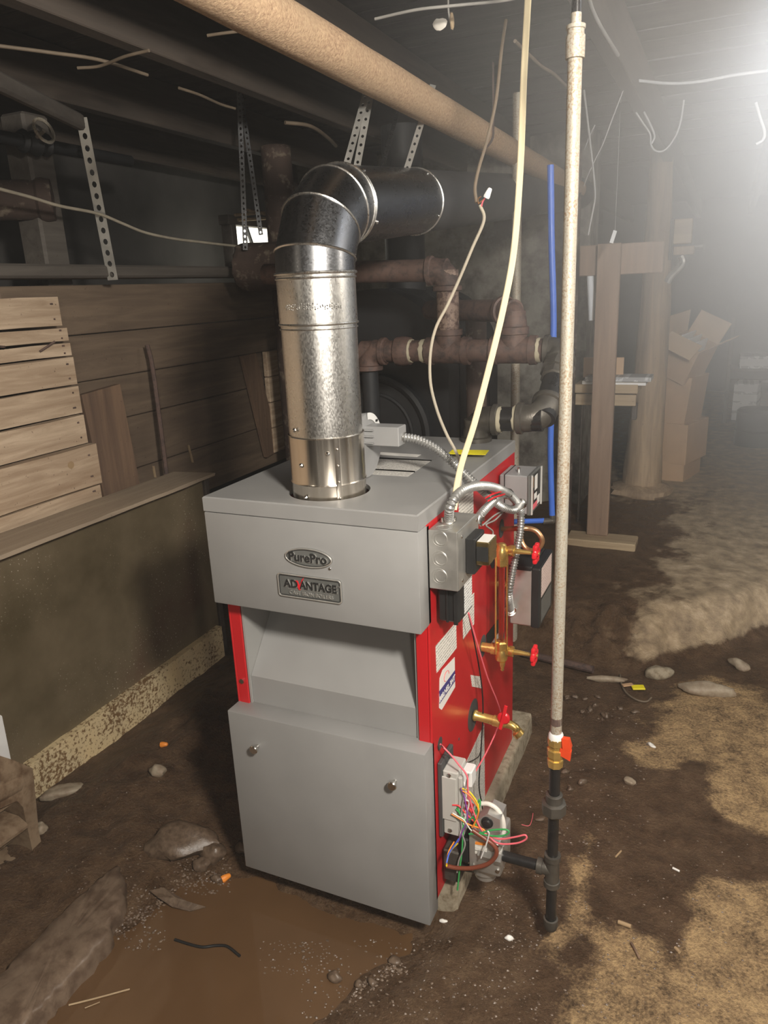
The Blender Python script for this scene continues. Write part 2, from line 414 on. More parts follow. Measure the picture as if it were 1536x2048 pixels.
# ------------------------------------------------------------------ ground
def vnoise(x, y, seed):
    xi = np.floor(x).astype(np.int64); yi = np.floor(y).astype(np.int64); fx = x-xi; fy = y-yi
    def h(a, b):
        n = (a*374761393 + b*668265263 + seed*2147483647) & 0xffffffff
        n = ((n ^ (n >> 13))*1274126177) & 0xffffffff
        return ((n ^ (n >> 16)) & 0xffff)/65535.0
    u = fx*fx*(3-2*fx); w = fy*fy*(3-2*fy)
    return (h(xi, yi)*(1-u)+h(xi+1, yi)*u)*(1-w)+(h(xi, yi+1)*(1-u)+h(xi+1, yi+1)*u)*w
def fbm(x, y, sc_, seed, octs=4, gain=0.5):
    r = 0; a = 1.0; tot = 0
    for k in range(octs): r = r + a*vnoise(x*sc_*(2**k)+17.3*k, y*sc_*(2**k)-9.1*k, seed+k); tot += a; a *= gain
    return r/tot
def sdf_poly(X, Y, poly):
    """signed distance, negative inside"""
    d = np.full(X.shape, 1e9); inside = np.zeros(X.shape, bool); n = len(poly)
    for i in range(n):
        ax, ay = poly[i]; bx, by = poly[(i+1) % n]; ex, ey = bx-ax, by-ay
        t_ = np.clip(((X-ax)*ex+(Y-ay)*ey)/(ex*ex+ey*ey), 0, 1)
        d = np.minimum(d, np.hypot(X-ax-t_*ex, Y-ay-t_*ey))
        c = ((ay > Y) != (by > Y)) & (X < (bx-ax)*(Y-ay)/(by-ay+1e-12)+ax); inside ^= c
    return np.where(inside, -d, d)
def ss(a, b, x): t_ = np.clip((x-a)/(b-a), 0, 1); return t_*t_*(3-2*t_)
def gp(px, py, z=0.0): p = at(px, py, z=z); return (p.x, p.y)

PUD = [gp(*p) for p in ((0, 2240), (60, 2050), (138, 1958), (204, 1880), (268, 1840), (325, 1806), (362, 1768), (410, 1745), (470, 1748), (600, 1775), (740, 1828), (850, 1865), (840, 1920), (745, 1965), (700, 2015), (640, 2075), (620, 2240))]
PLAT_H = 0.20
# foot of the broken edge of the rear floor, from left to right
FOOT = [gp(*p) for p in ((1040, 1330), (1160, 1350), (1250, 1370), (1300, 1372), (1330, 1345), (1372, 1345), (1420, 1330), (1536, 1285))]
FOOT = [(-3.5, FOOT[0][1]+.35), (-1.2, FOOT[0][1]+.2)] + FOOT + [(1.6, 2.35), (4.2, 2.6)]
HEAD = [gp(*p, z=PLAT_H) for p in ((1060, 1190), (1150, 1193), (1230, 1196), (1290, 1196), (1330, 1200), (1400, 1190), (1460, 1185), (1536, 1160))]
HEAD = [(-3.5, HEAD[0][1]+.3), (-1.2, HEAD[0][1]+.2)] + HEAD + [(1.6, 2.75), (4.2, 3.0)]
def plat(X, Y):
    f = np.interp(X, [p[0] for p in FOOT], [p[1] for p in FOOT]); h = np.interp(X, [p[0] for p in HEAD], [p[1] for p in HEAD])
    f = f + (fbm(X, Y*0+3, 9, 41, 4)-.5)*0.12; h = np.maximum(h + (fbm(X, Y*0+8, 7, 51, 4)-.5)*0.16, f+.12)
    return ss(0, 1, (Y-f)/(h-f))
DRY = [gp(*p) for p in ((1600, 1440), (1420, 1385), (1330, 1420), (1290, 1490), (1310, 1530), (1400, 1560), (1470, 1640), (1600, 1690))]
DRY2 = [gp(*p) for p in ((1600, 1790), (1450, 1800), (1420, 1870), (1370, 1940), (1280, 1930), (1200, 1900), (1150, 1960), (1110, 2048), (1060, 2260), (1700, 2300))]
DRY3 = [gp(*p) for p in ((1180, 1680), (1150, 1760), (1135, 1850), (1100, 1930), (1130, 1890), (1160, 1830), (1185, 1760))]
def pale_mask(X, Y, p):
    n_ = fbm(X, Y, 5, 71, 5, .6)-.5
    return np.maximum(ss(.02, .30, p)*ss(-.0, .55, X + n_*.8 - .12*(Y-2.2)), ss(2.9, 4.2, Y+n_)*p*.8*ss(-.4, .1, X))
def ground_h(X, Y):
    n1 = fbm(X, Y, 1.3, 3, 3)-.5; n2 = fbm(X, Y, 7, 11, 5, .55)-.5; n3 = fbm(X, Y, 34, 23, 3, .6)-.5
    sp = sdf_poly(X, Y, PUD) + n2*.10
    base = 0.022 + n1*.02 + n2*.020 + n3*.008
    h = np.where(sp < 0, -0.03*ss(0, .09, -sp) + n2*.008 + .004, 0.004 + base*ss(-.02, .12, sp))
    # mound of earth towards the low wall on the left
    h = h + 0.05*ss(-0.75, -1.1, X)*ss(-.75, -.05, Y)*(0.7+n2*1.2)*ss(-1.52, -1.2, X) - .03*ss(-1.25, -1.45, X)
    p = plat(X, Y)
    rub = ((fbm(X, Y, 11, 61, 5, .6)-.5)*0.13 + (.25-np.abs(fbm(X, Y, 17, 67, 5, .62)-.5))*.10)*np.clip(4*p*(1-p), 0, 1)*1.25*(1-.75*pale_mask(X, Y, p))
    return h*(1-p) + p*(PLAT_H + n1*.03 + n2*.012) + rub
def axis_pts(lo, hi, a, b, fine, coarse):
    return np.unique(np.round(np.concatenate([np.arange(lo, a, coarse), np.arange(a, b, fine), np.arange(b, hi+coarse, coarse)]), 5))
gx = axis_pts(-2.6, 3.6, -1.55, 1.25, .0115, .07); gy = axis_pts(-3.0, 9.2, -.95, 2.75, .0115, .08)
GX, GY = np.meshgrid(gx, gy); GZ = ground_h(GX, GY)
def floor_z(x, y): return float(ground_h(np.array([[x]]), np.array([[y]]))[0, 0])
me = bpy.data.meshes.new('floor'); nx, ny = len(gx), len(gy)
idx = np.arange(nx*ny).reshape(ny, nx)
quads = np.stack([idx[:-1, :-1], idx[:-1, 1:], idx[1:, 1:], idx[1:, :-1]], -1).reshape(-1, 4)
me.vertices.add(nx*ny); me.vertices.foreach_set('co', np.stack([GX, GY, GZ], -1).reshape(-1).astype(np.float32))
me.loops.add(quads.size); me.loops.foreach_set('vertex_index', quads.reshape(-1).astype(np.int32))
me.polygons.add(len(quads)); me.polygons.foreach_set('loop_start', np.arange(0, quads.size, 4, dtype=np.int32)); me.polygons.foreach_set('loop_total', np.full(len(quads), 4, np.int32))
me.polygons.foreach_set('use_smooth', np.ones(len(quads), bool)); me.update(); me.validate()
nz2 = fbm(GX, GY, 5, 71, 5, .6)-.5
dry = np.maximum.reduce([ss(.10, -.06, sdf_poly(GX, GY, D)+nz2*.30) for D in (DRY, DRY2)] + [0.8*ss(.05, -.03, sdf_poly(GX, GY, DRY3)+nz2*.22)])
pl = plat(GX, GY)
pale = pale_mask(GX, GY, pl)      # pale old concrete of the rear floor; dark damp earth on its left
for nm, arr in (('dry', dry), ('pale', pale), ('wet', ss(.22, -.02, sdf_poly(GX, GY, PUD)))):
    a = me.attributes.new(nm, 'FLOAT', 'POINT'); a.data.foreach_set('value', arr.reshape(-1).astype(np.float32))
t = NT('muddy_earth_floor')
def attr(nm):
    x = t.n('ShaderNodeAttribute'); x.attribute_name = nm; return x.outputs['Fac']
fine = t.noise(120, 6, 0.7); med = t.noise(14, 5, 0.65); big = t.noise(2.2, 4)
mud = t.ramp(t.math('ADD', t.math('MULTIPLY', med, .6), t.math('MULTIPLY', fine, .4)), [(0.34, (0.060, 0.034, 0.018)), (0.52, (0.132, 0.078, 0.043)), (0.68, (0.215, 0.138, 0.078))])
tan = t.ramp(t.math('ADD', t.math('MULTIPLY', fine, .55), t.math('MULTIPLY', med, .45)), [(0.38, (0.13, 0.083, 0.044)), (0.48, (0.36, 0.24, 0.125)), (0.60, (0.64, 0.44, 0.225))])
conc = t.ramp(med, [(0.3, (0.20, 0.145, 0.095)), (0.55, (0.40, 0.30, 0.19)), (0.72, (0.54, 0.42, 0.29))])
c = t.mix(t.ramp(t.math('ADD', attr('dry'), t.math('ADD', t.math('MULTIPLY', t.math('SUBTRACT', fine, .5), .55), t.math('MULTIPLY', t.math('SUBTRACT', med, .5), .9))), [(0.25, 0.0), (0.75, 1.0)]), mud, tan)
c = t.mix(t.ramp(t.math('ADD', attr('pale'), t.math('MULTIPLY', t.math('SUBTRACT', med, .5), .8)), [(0.35, 0.0), (0.7, 1.0)]), c, conc)
grit = t.ramp(t.noise(190, 2, .5), [(0.69, 0.0), (0.73, 1.0)])
c = t.mix(t.math('MULTIPLY', grit, .5), c, (0.42, 0.34, 0.24))
r = t.math('SUBTRACT', t.math('ADD', t.math('MULTIPLY', attr('dry'), .3), t.ramp(med, [(0.3, .30), (0.7, .60)])), t.math('MULTIPLY', attr('wet'), .18), True)
t.bump(t.math('MULTIPLY', t.math('ADD', t.math('MULTIPLY', fine, .8), med), t.math('SUBTRACT', 1.0, t.math('MULTIPLY', attr('pale'), .72))), 1.0, 0.016)
fm = t.set(c, r, 0, 0.4)
me.materials.append(fm)
floor = bpy.data.objects.new('floor', me); COL.objects.link(floor); tag(floor, 'muddy earth floor with dry tan patches and a raised broken edge behind', None, None, 'structure')
ROOT[floor] = V((0, 0, 0))

# the puddle: a sheet of water lying in the hollow
P = np.array(PUD); mb = MB()
mb.prism([(p[0]*1.02-.0, p[1], 0.003) for p in PUD[::-1]], (0, 0, -.05))
mb.v = []; mb.f = []
ux = np.linspace(-1.35, .16, 40); uy = np.linspace(-1.2, .35, 40)
for j in range(len(uy)):
    for i in range(len(ux)): mb.v.append((ux[i], uy[j], 0.0))
keep = sdf_poly(*np.meshgrid((ux[:-1]+ux[1:])/2, (uy[:-1]+uy[1:])/2), PUD) < .07
for j in range(len(uy)-1):
    for i in range(len(ux)-1):
        if keep[j, i]: a = j*len(ux)+i; mb.f.append((a, a+1, a+1+len(ux), a+len(ux)))
mb.build('puddle', M['water'], label='brown muddy puddle in the hollow in front of the boiler', cat='puddle')

# ------------------------------------------------------------------ room shell
def wall(name, lo, hi, mat): return MB().box(lo, hi).build(name, mat, kind='structure', smooth=False)
wl = wall('wall_left', (-2.55, -3, -.1), (-2.4, 9.2, 2.6), M['dark_wall'])
wr = wall('wall_right', (3.4, -3, -.1), (3.55, 9.2, 2.6), M['dark_wall'])
wf = wall('wall_front', (-2.55, -3.15, -.1), (3.55, -3, 2.6), M['dark_wall'])
wb = wall('wall_back', (-2.55, 9.0, -.1), (3.55, 9.15, 2.6), M['dark_wall'])
# cross wall of rubble behind the old boiler
mb = MB(); nX, nZ = 70, 60; X0, X1 = -2.4, -.22
for side, yy in ((0, 3.40), (1, 3.72)):
    for k in range(nZ):
        for i in range(nX):
            x = X0+(X1-X0)*i/(nX-1); z = -.05+2.5*k/(nZ-1)
            d = 0 if side else (float(fbm(np.array(x), np.array(z), 5, 91, 4))-.5)*.16
            mb.v.append((x, yy+d, z))
for side in (0, 1):
    o = side*nX*nZ
    for k in range(nZ-1):
        for i in range(nX-1): a = o+k*nX+i; mb.f.append((a, a+1, a+nX+1, a+nX))
for k in range(nZ-1):
    a = k*nX+nX-1; b = a+nX*nZ; mb.f.append((a, a+nX, b+nX, b))
wc = mb.build('wall_back', M['rubble'], kind='structure', origin=(-1.2, 3.5, 0))
# ceiling: subfloor boards, joists along the pipe
DZ = 2.46
ceil = MB().box((-2.55, -3.1, DZ+.03), (3.5, 9.2, DZ+.08)).build('ceiling', M['deck'], kind='structure', origin=(0, 3, DZ), smooth=False)
bw = 0.14
dk = MB().box((-2.5, -bw/2+.003, DZ), (3.45, bw/2-.003, DZ+.028), .002).build('subfloor_board', M['deck'], ceil)
first = True
for k in range(60):
    y = -2.9 + k*bw
    if first: o = dk; first = False
    else: o = dk.copy(); COL.objects.link(o); o.parent = ceil
    o.location = (rng.uniform(-.02, .02), y, rng.uniform(0, .006))
jm = MB().box((-.026, -3.0, 2.285), (.026, 9.0, DZ), .003).build('joist', M['joist'], ceil)
for k, x in enumerate((-2.2, -1.62, -1.0, -.62, .16, .72, 1.3, 1.88, 2.46, 3.0)):
    o = jm if k == 0 else jm.copy()
    if k: COL.objects.link(o); o.parent = ceil
    o.location = (x, 0, rng.uniform(-.004, .004))

# ------------------------------------------------------------------ left wall: planks, boards behind them, beam
XP = -1.65
edges = [(117, 592), (130, 652), (137, 683), (145, 712), (153, 769), (167, 827), (174, 887), (198, 967), (207, 1012)]
E3 = [at(*p, x=XP) for p in edges]
pw = thing('plank_partition', (XP, 0, .8), 'pale weathered horizontal planks nailed up above the ledge on the left', 'plank partition')
for i in range(8):
    z1 = E3[i].z; z0 = E3[i+1].z; ye = (E3[i].y+E3[i+1].y)/2 + rng.uniform(-.006, .006)
    g = .0028 + rng.random()*.003; xo = .016 if i == 6 else rng.uniform(-.003, .004)
    mb = MB(); y0 = -1.75; n = 14
    for f_ in (1, 0):
        for k in range(n+1):
            yy = y0 + (ye-y0)*k/n + (0 if k < n else (.012 if i == 6 else 0)); w1 = rng.uniform(-.0018, .0018); w0 = rng.uniform(-.0018, .0018)
            mb.v += [(XP+xo if f_ else XP-.022, yy, z0+g+w0), (XP+xo if f_ else XP-.022, yy, z1-g+w1)]
    m_ = 2*(n+1)
    for k in range(n):
        a = 2*k; b = a+m_
        mb.f += [(a, a+2, a+3, a+1), (b, b+1, b+3, b+2), (a+1, a+3, b+3, b+1), (a, b, b+2, a+2)]
    mb.f += [(0, 1, m_+1, m_), (2*n, m_+2*n, m_+2*n+1, 2*n+1)]
    pl_ = mb.build('plank', M['plank'], pw, sharp=25)
    nb = MB()
    for q in range(2):
        nb.cyl((XP+xo-.002, ye-.03-rng.random()*.015, z0+(z1-z0)*(.25+.5*q)), (XP+xo+.0025, ye-.03, z0+(z1-z0)*(.25+.5*q)), .0035, 7)
    nb.build('nail', M['rust'], pl_)
kn = at(142, 930, x=XP+.017)
MB().lathe(kn, (1, 0, 0), [(-.004, .013), (.0005, .0145), (.0012, .011), (.0002, .004)], 14).build('knot', M['bark'], pw, 'dark round knot')
for a, b in (((80, 703), (110, 683)), ((-4, 693), (10, 694))):
    MB().cyl(at(*a, x=XP+.008), at(*b, x=XP+.03), .004, 7).build('bent_nail', M['rust'], pw, 'rusty bent nail')
# recessed boards
XB = -1.78
bb = thing('board_partition', (XB, 1.6, .8), 'dark recessed boards between the pale planks and the flue pipe', 'board partition')
zs = [at(350, p, x=XB).z for p in (566, 652, 733, 812, 912, 1010)]
for i in range(5):
    MB().box((XB-.025, .55, zs[i+1]+.002), (XB+rng.uniform(-.004, .004), 2.62, zs[i]-.002), .003).build('board', M['plank_dk'], bb)
def upright(px0, px1, pyt, pyb, x, mat, nm, parent, lab=None):
    a, b = at(px0, pyt, x=x), at(px1, pyt, x=x); c, d = at(px0+45, pyb, x=x), at(px1+45, pyb, x=x)
    return MB().prism([a, b, d, c], (-.022, 0, 0)).build(nm, mat, parent, lab)
a, b, c_, d = at(163, 790, x=-1.70), at(240, 768, x=-1.70), at(283, 985, x=-1.70), at(212, 1010, x=-1.70)
MB().prism([a, b, c_, d], (-.025, 0, 0)).build('upright_board', M['board_v'], bb, 'reddish brown upright board beside the pale planks')
a, b, c_, d = at(486, 712, x=-1.74), at(512, 706, x=-1.74), at(560, 900, x=-1.74), at(535, 915, x=-1.74)
MB().prism([a, b, c_, d], (-.025, 0, 0)).build('upright_board', M['board_v'], bb)
for k in range(4):
    z1, z0 = at(545, 700+52*k, x=-1.73).z-.004, at(545, 752+52*k, x=-1.73).z
    MB().box((-1.76, 2.14, z0), (-1.73, 2.62, z1), .003).build('board', M['plank'], bb)
MB().tube(smooth_path([at(294, 690, x=-1.72), at(304, 730, x=-1.70), at(318, 830, x=-1.68), at(333, 948, x=-1.66)]), .010, 8).build('iron_rod', M['rust'], label='dark rusty rod leaning on the recessed boards', cat='rod')
for a, b in (((374, 890), (383, 925)), ((304, 932), (308, 955))):
    MB().prism([at(*a, x=XB+.001), at(a[0]+3, a[1], x=XB+.001), at(b[0]+3, b[1], x=XB+.001), at(*b, x=XB+.001)], (.006, 0, 0)).build('wood_splinter', M['pale_wood'], label='pale thin splinter stuck on the recessed boards ' + ('near its far end' if a[0] > 350 else 'in front of the leaning rod'), cat='splinter')
# sill beam above the boards
MB().box((-1.80, -1.9, at(0, 557, x=-1.66).z), (-1.64, 2.62, at(0, 527, x=-1.66).z), .008).build('sill_beam', M['beam'], label='dusty horizontal beam running above the boards on the left', cat='beam')

# ------------------------------------------------------------------ low wall with ledge
lw = thing('low_wall', (-1.5, .3, 0), 'low wall of stained sheet metal under a dusty ledge board', 'low wall')
XS = -1.50
mb = MB(); e = at(428, 948, x=-1.44)
yE = 1.20; zl = .862; n = 30
for f_ in (0, 1):
    for k in range(n+1):
        y = -1.9+(yE+1.9)*k/n; j = rng.uniform(-.003, .003)
        mb.v += [(-1.44+j, y, zl+f_*.014+rng.uniform(-.001, .001)), (-1.625, y + (.0 if k < n else -.05), zl+.006+f_*.014)]
m_ = 2*(n+1)
for k in range(n):
    a = 2*k; b = a+m_
    mb.f += [(a, a+1, a+3, a+2), (b, b+2, b+3, b+1), (a, a+2, b+2, b), (a+1, b+1, b+3, a+3)]
mb.f += [(0, m_, m_+1, 1), (2*n, 2*n+1, m_+2*n+1, m_+2*n)]
mb.build('ledge_board', M['ledge'], lw, 'dusty ledge board with a ragged front edge', sharp=25)
MB().box((XS-.11, -1.9, .10), (XS, 1.185, zl), .004).build('sheet_panel', M['sheet'], lw)
mb = MB(); n = 60; top = .128
prof = []
for k in range(n+1):
    y = .07+(1.16-.07)*k/n
    prof.append(y)
for f_ in (0, 1):
    for y in prof:
        w = (float(fbm(np.array(y), np.array(2.2), 14, 5, 3))-.5)
        mb.v += [(XS+.03-.03*f_+w*.008, y, -.06), (XS+.03-.03*f_+w*.008, y, top+.018*(y-.1)+w*.012)]
m_ = 2*(n+1)
for k in range(n):
    a = 2*k; b = a+m_
    mb.f += [(a, a+2, a+3, a+1), (b, b+1, b+3, b+2), (a+1, a+3, b+3, b+1), (a, b, b+2, a+2)]
mb.f += [(0, 1, m_+1, m_), (2*n, m_+2*n, m_+2*n+1, 2*n+1)]
mb.build('base_strip', M['strip'], lw, 'rust-flecked cream strip along the foot')
MB().box((XS-.11, 1.185, .0), (XS+.012, 1.215, zl-.004), .004).build('end_board', M['joist'], lw)
MB().box((XS-.13, -1.9, -.05), (XS-.02, 1.2, .11), .01).build('footing', M['dark_wall'], lw)

# hollow block with open cells, bottom left
XK = -1.22
def kp(px, py): return at(px, py, x=XK)
blk = thing('hollow_block', at(60, 1740, x=XK), 'muddy hollow concrete block with open slots at the left edge', 'block')
xs_in = -.16
def ribs(pts_top, pts_bot, nm):
    """a thick rounded rib between two sloping slots"""
    a0, a1 = kp(*pts_top[0]), kp(*pts_top[1]); b0, b1 = kp(*pts_bot[0]), kp(*pts_bot[1])
    mb = MB(); n = 8; vs = []
    for (p, q) in ((a0, b0), (a1, b1)):
        for k in range(n+1):
            s_ = k/n; r_ = p.lerp(q, s_); vs.append(r_ + V((.035*math.sin(math.pi*min(1, s_*1.15))-.015, 0, 0)))
        vs += [q + V((xs_in, 0, 0)), p + V((xs_in, 0, 0))]
    m_ = n+3; fs = [tuple(range(m_)), tuple(range(m_, 2*m_))[::-1]] + [(i, i+m_, (i+1) % m_+m_, (i+1) % m_) for i in range(m_)]
    mb.add(vs, fs).build(nm, M['block'], blk)
ribs([(-40, 1560), (40, 1530)], [(-40, 1660), (36, 1608)], 'rib')
ribs([(-40, 1688), (44, 1634)], [(-40, 1740), (52, 1668)], 'rib')
ribs([(-40, 1768), (54, 1708)], [(-40, 1825), (66, 1728)], 'rib')
ribs([(-40, 1852), (66, 1782)], [(-40, 1990), (70, 1850)], 'rib')
st = [kp(*p) for p in ((-5, 1510), (20, 1518), (60, 1535), (66, 1600), (72, 1662), (92, 1745), (82, 1790), (70, 1765), (57, 1690), (40, 1612), (28, 1600), (-5, 1615))]
MB().prism([p + V((.012, 0, 0)) for p in st], (-.17, 0, 0)).build('end_web', M['block'], blk)
MB().box((XK-.2, blk.location.y-.6, -.03), (XK-.16, blk.location.y+.03, .34), .01).build('rear_web', M['block'], blk)
MB().prism([at(-3, 1428, x=-1.36), at(4, 1432, x=-1.36), at(22, 1520, x=-1.36), at(-3, 1522, x=-1.36)], (-.012, 0, 0)).build('plastic_strip', M['white_plastic'], label='white plastic strip standing behind the hollow block at the left edge', cat='plastic strip')
# sloping concrete slab along the puddle
SL = [gp(*p, z=.06) for p in ((-180, 2110), (0, 1940), (99, 1840), (168, 1780), (233, 1722), (252, 1750), (246, 1792), (212, 1866), (146, 1946), (80, 2012), (10, 2090), (-90, 2210))]
mb = MB(); n = len(SL); cx_ = sum(p[0] for p in SL)/n; cy_ = sum(p[1] for p in SL)/n
rings = [(1.0, -.06), (1.0, .035), (.975, .052), (.9, .058), (.6, .060), (.3, .06)]
SLd = []
for i in range(n):
    a, b = SL[i], SL[(i+1) % n]
    for k in range(6): SLd.append((a[0]+(b[0]-a[0])*k/6+rng.uniform(-.007, .007), a[1]+(b[1]-a[1])*k/6+rng.uniform(-.007, .007)))
n = len(SLd)
for s_, z in rings:
    for p in SLd: mb.v.append((cx_+(p[0]-cx_)*s_, cy_+(p[1]-cy_)*s_, z+rng.uniform(-.002, .002)))
for r_ in range(len(rings)-1):
    for i in range(n): mb.f.append((r_*n+i, r_*n+(i+1) % n, (r_+1)*n+(i+1) % n, (r_+1)*n+i))
mb.f += [tuple(range(n))[::-1], tuple((len(rings)-1)*n+i for i in range(n))]
mb.build('concrete_slab', M['slab'], label='narrow worn concrete slab along the left side of the puddle', cat='slab', sharp=60)
# rough wet lump of earth and mortar between slab and boiler
def rock(name, c, r, mat, label, cat, group=None, jit=.18, n=12, m=8, seed=1):
    return MB().sph(c, r, n, m, jit, random.Random(seed)).build(name, mat, label=label, cat=cat, group=group, sharp=50)

# ------------------------------------------------------------------ concrete pad
mb = MB(); mb.box((-.56, .115, -.04), (.028, 1.0, .108), .012, seg=2)
mb.v = [(v[0]+rng.uniform(-.003, .003), v[1]+rng.uniform(-.003, .003), v[2]) for v in mb.v]
mb.build('concrete_pad', M['concrete'], label='grimy concrete pad under the red and grey boiler', cat='pad')

# ------------------------------------------------------------------ boiler
BW = -.555; TOP = 1.16; BK = .812
bo = thing('boiler', (-.277, .4, .108), 'red and grey cast iron boiler standing on a concrete pad', 'boiler')
FX, FY, FR = -.28, .135, .0885
# lid with a round hole for the flue
mb = MB(); ring = []
def rectpt(a):
    dx, dy = math.cos(a), math.sin(a); ts = []
    if dx > 1e-9: ts.append((0-FX)/dx)
    if dx < -1e-9: ts.append((BW-FX)/dx)
    if dy > 1e-9: ts.append((BK-FY)/dy)
    if dy < -1e-9: ts.append((0-FY)/dy)
    t_ = min(ts); return (FX+dx*t_, FY+dy*t_)
angs = sorted([2*math.pi*k/64 for k in range(64)] + [math.atan2(y-FY, x-FX) % (2*math.pi) for x in (BW, 0) for y in (0, BK)])
n = len(angs); bev = .003
def inset(p): return (min(max(p[0], BW+bev), -bev), min(max(p[1], bev), BK-bev))
for a in angs: mb.v.append((FX+.098*math.cos(a), FY+.098*math.sin(a), TOP-.012))
for a in angs: mb.v.append((FX+.098*math.cos(a), FY+.098*math.sin(a), TOP))
for a in angs: p = inset(rectpt(a)); mb.v.append((p[0], p[1], TOP))
for a in angs: p = rectpt(a); mb.v.append((p[0], p[1], TOP-bev))
for a in angs: p = rectpt(a); mb.v.append((p[0], p[1], TOP-.036))
for a in angs: p = inset(rectpt(a)); mb.v.append((p[0], p[1], TOP-.036))
for r_ in range(5):
    for i in range(n): mb.f.append((r_*n+i, r_*n+(i+1) % n, (r_+1)*n+(i+1) % n, (r_+1)*n+i))
mb.build('lid', M['grey'], bo, 'grey enamelled lid', sharp=30)
# upper front panel with its returned side
up = MB().box((BW, 0, .884), (0, .066, TOP-.0385), .003, seg=2).build('upper_front_panel', M['grey'], bo, 'grey upper front panel')
# side panels and front flanges
sd = .05
def side(x0, x1, nm):
    return MB().box((x0, sd, .111), (x1, BK-.004, TOP-.037), .0015).build(nm, M['red'], bo, 'red enamelled panel')
rs = side(-.006, 0, 'side_panel'); side(BW, BW+.006, 'side_panel')
MB().box((-.034, sd, .111), (-.0065, sd+.006, .886), .001).build('front_flange', M['red'], bo, 'red front edge')
MB().box((BW+.0065, sd, .111), (BW+.036, sd+.006, .886), .001).build('front_flange', M['red'], bo, 'red front edge')
MB().box((BW+.007, BK-.014, .111), (-.0065, BK-.006, TOP-.037)).build('back_panel', M['red'], bo)
MB().box((-.040, sd+.006, .111), (-.0345, .50, .886)).build('inner_liner', M['grey_dk'], bo)
MB().box((BW+.0365, sd+.006, .111), (BW+.042, .50, .886)).build('inner_liner', M['grey_dk'], bo)
MB().box((BW+.042, .30, .60), (-.040, .31, 1.0)).build('firebox_plate', M['inner'], bo)
MB().box((BW+.007, sd+.008, .112), (-.0065, BK-.015, .118)).build('base_plate', M['inner'], bo)
# folded baffle plate above the door
xa, xb = BW+.043, -.041
pr = [(sd+.012, .54), (sd+.012, .655), (.235, .86), (.27, .95), (.274, .95), (.239, .858), (sd+.016, .653), (sd+.016, .54)]
MB().prism([(xa, p[0], p[1]) for p in pr], (xb-xa, 0, 0)).build('baffle_plate', M['grey'], bo, 'grey sloping baffle plate')
MB().cyl((BW+.021, sd-.001, at(487, 1362, y=sd).z), (BW+.021, sd-.004, at(487, 1362, y=sd).z), .007, 10).build('flange_screw', M['chrome'], bo)
# lower door
dr = MB().box((BW, 0, .077), (0, .062, .577), .003, seg=2).build('lower_door', M['grey'], bo, 'grey lower door panel')
for p in ((510, 1497), (786, 1569)):
    c = at(*p, y=-.012)
    MB().lathe((c.x, 0, c.z), (0, -1, 0), [(0, .006), (.004, .0065), (.006, .0055), (.010, .0055), (.012, .0105), (.015, .0118), (.020, .0118), (.022, .010)], 18).build('knob', M['chrome'], dr, 'shiny round knob')
# badges
c = at(617, 1116, y=-.002); ex, ez = .0615, .0235
def ell(rx, rz, y, cc, n=40): return [(cc.x+rx*math.cos(2*math.pi*k/n), y, cc.z+rz*math.sin(2*math.pi*k/n)) for k in range(n)]
bd = MB().prism(ell(ex, ez, 0, c), (0, -.003, 0)).build('oval_badge', M['badge'], up, 'oval charcoal badge')
rim = MB(); pts = ell(ex-.0015, ez-.0015, -.0035, c, 48); rim.tube(pts+[pts[0], pts[1]], .0019, 6, False); rim.build('badge_rim', M['alum'], up)
rim = MB(); pts = ell(ex-.0045, ez-.0045, -.0034, c, 48); rim.tube(pts+[pts[0], pts[1]], .0009, 6, False); rim.build('badge_rim', M['ink'], up)
text_mb('PurePro', .0303, .0010, (c.x-.0004, -.0042, c.z-.0007), (1, 0, 0), (0, 0, 1), bold=.0011).build('lettering_edge', M['alum'], up, smooth=False)
text_mb('PurePro', .030, .0016, (c.x-.001, -.0045, c.z), (1, 0, 0), (0, 0, 1), bold=.0006).build('badge_lettering', M['ink'], up, 'raised black lettering', smooth=False)
MB().sph((c.x+.054, -.002, c.z-.020), (.0035, .002, .0035), 10, 6).build('badge_stud', M['chrome'], up)
c = at(619, 1176, y=-.002); hx, hz = .0845, .0295
def rrect(hx, hz, r, y, cc):
    out = []
    for sx, sz, a0 in ((1, 1, 0), (-1, 1, 90), (-1, -1, 180), (1, -1, 270)):
        for k in range(5): a = math.radians(a0+90*k/4); out.append((cc.x+sx*(hx-r)+r*math.cos(a), y, cc.z+sz*(hz-r)+r*math.sin(a)))
    return out
MB().prism(rrect(hx, hz, .008, 0, c), (0, -.003, 0)).build('name_plate', M['badge'], up, 'charcoal name plate')
pts = rrect(hx-.0015, hz-.0015, .007, -.0034, c); MB().tube(pts+pts[:2], .0019, 6, False).build('badge_rim', M['alum'], up)
pts = rrect(hx-.005, hz-.005, .005, -.0034, c); MB().tube(pts+pts[:2], .0009, 6, False).build('badge_rim', M['ink'], up)
for q_, x_, sq_ in (('AD', -.0475, 1), ('ANTAGE', .0245, .92)): text_mb(q_, .0267, .0009, (c.x+x_+.0005, -.0040, c.z+.0044), (1, 0, 0), (0, 0, 1), bold=.0012, squeeze=sq_).build('lettering_edge', M['alum'], up, smooth=False)
text_mb('AD', .0265, .0014, (c.x-.0475, -.0042, c.z+.005), (1, 0, 0), (0, 0, 1), bold=.0007).build('plate_lettering', M['ink'], up, smooth=False)
text_mb('ANTAGE', .0265, .0014, (c.x+.0245, -.0042, c.z+.005), (1, 0, 0), (0, 0, 1), bold=.0007, squeeze=.92).build('plate_lettering', M['ink'], up, smooth=False)
text_mb('TM', .005, .001, (c.x+.079, -.0042, c.z+.013), (1, 0, 0), (0, 0, 1)).build('plate_lettering', M['alum'], up, smooth=False)
vx = c.x-.0245
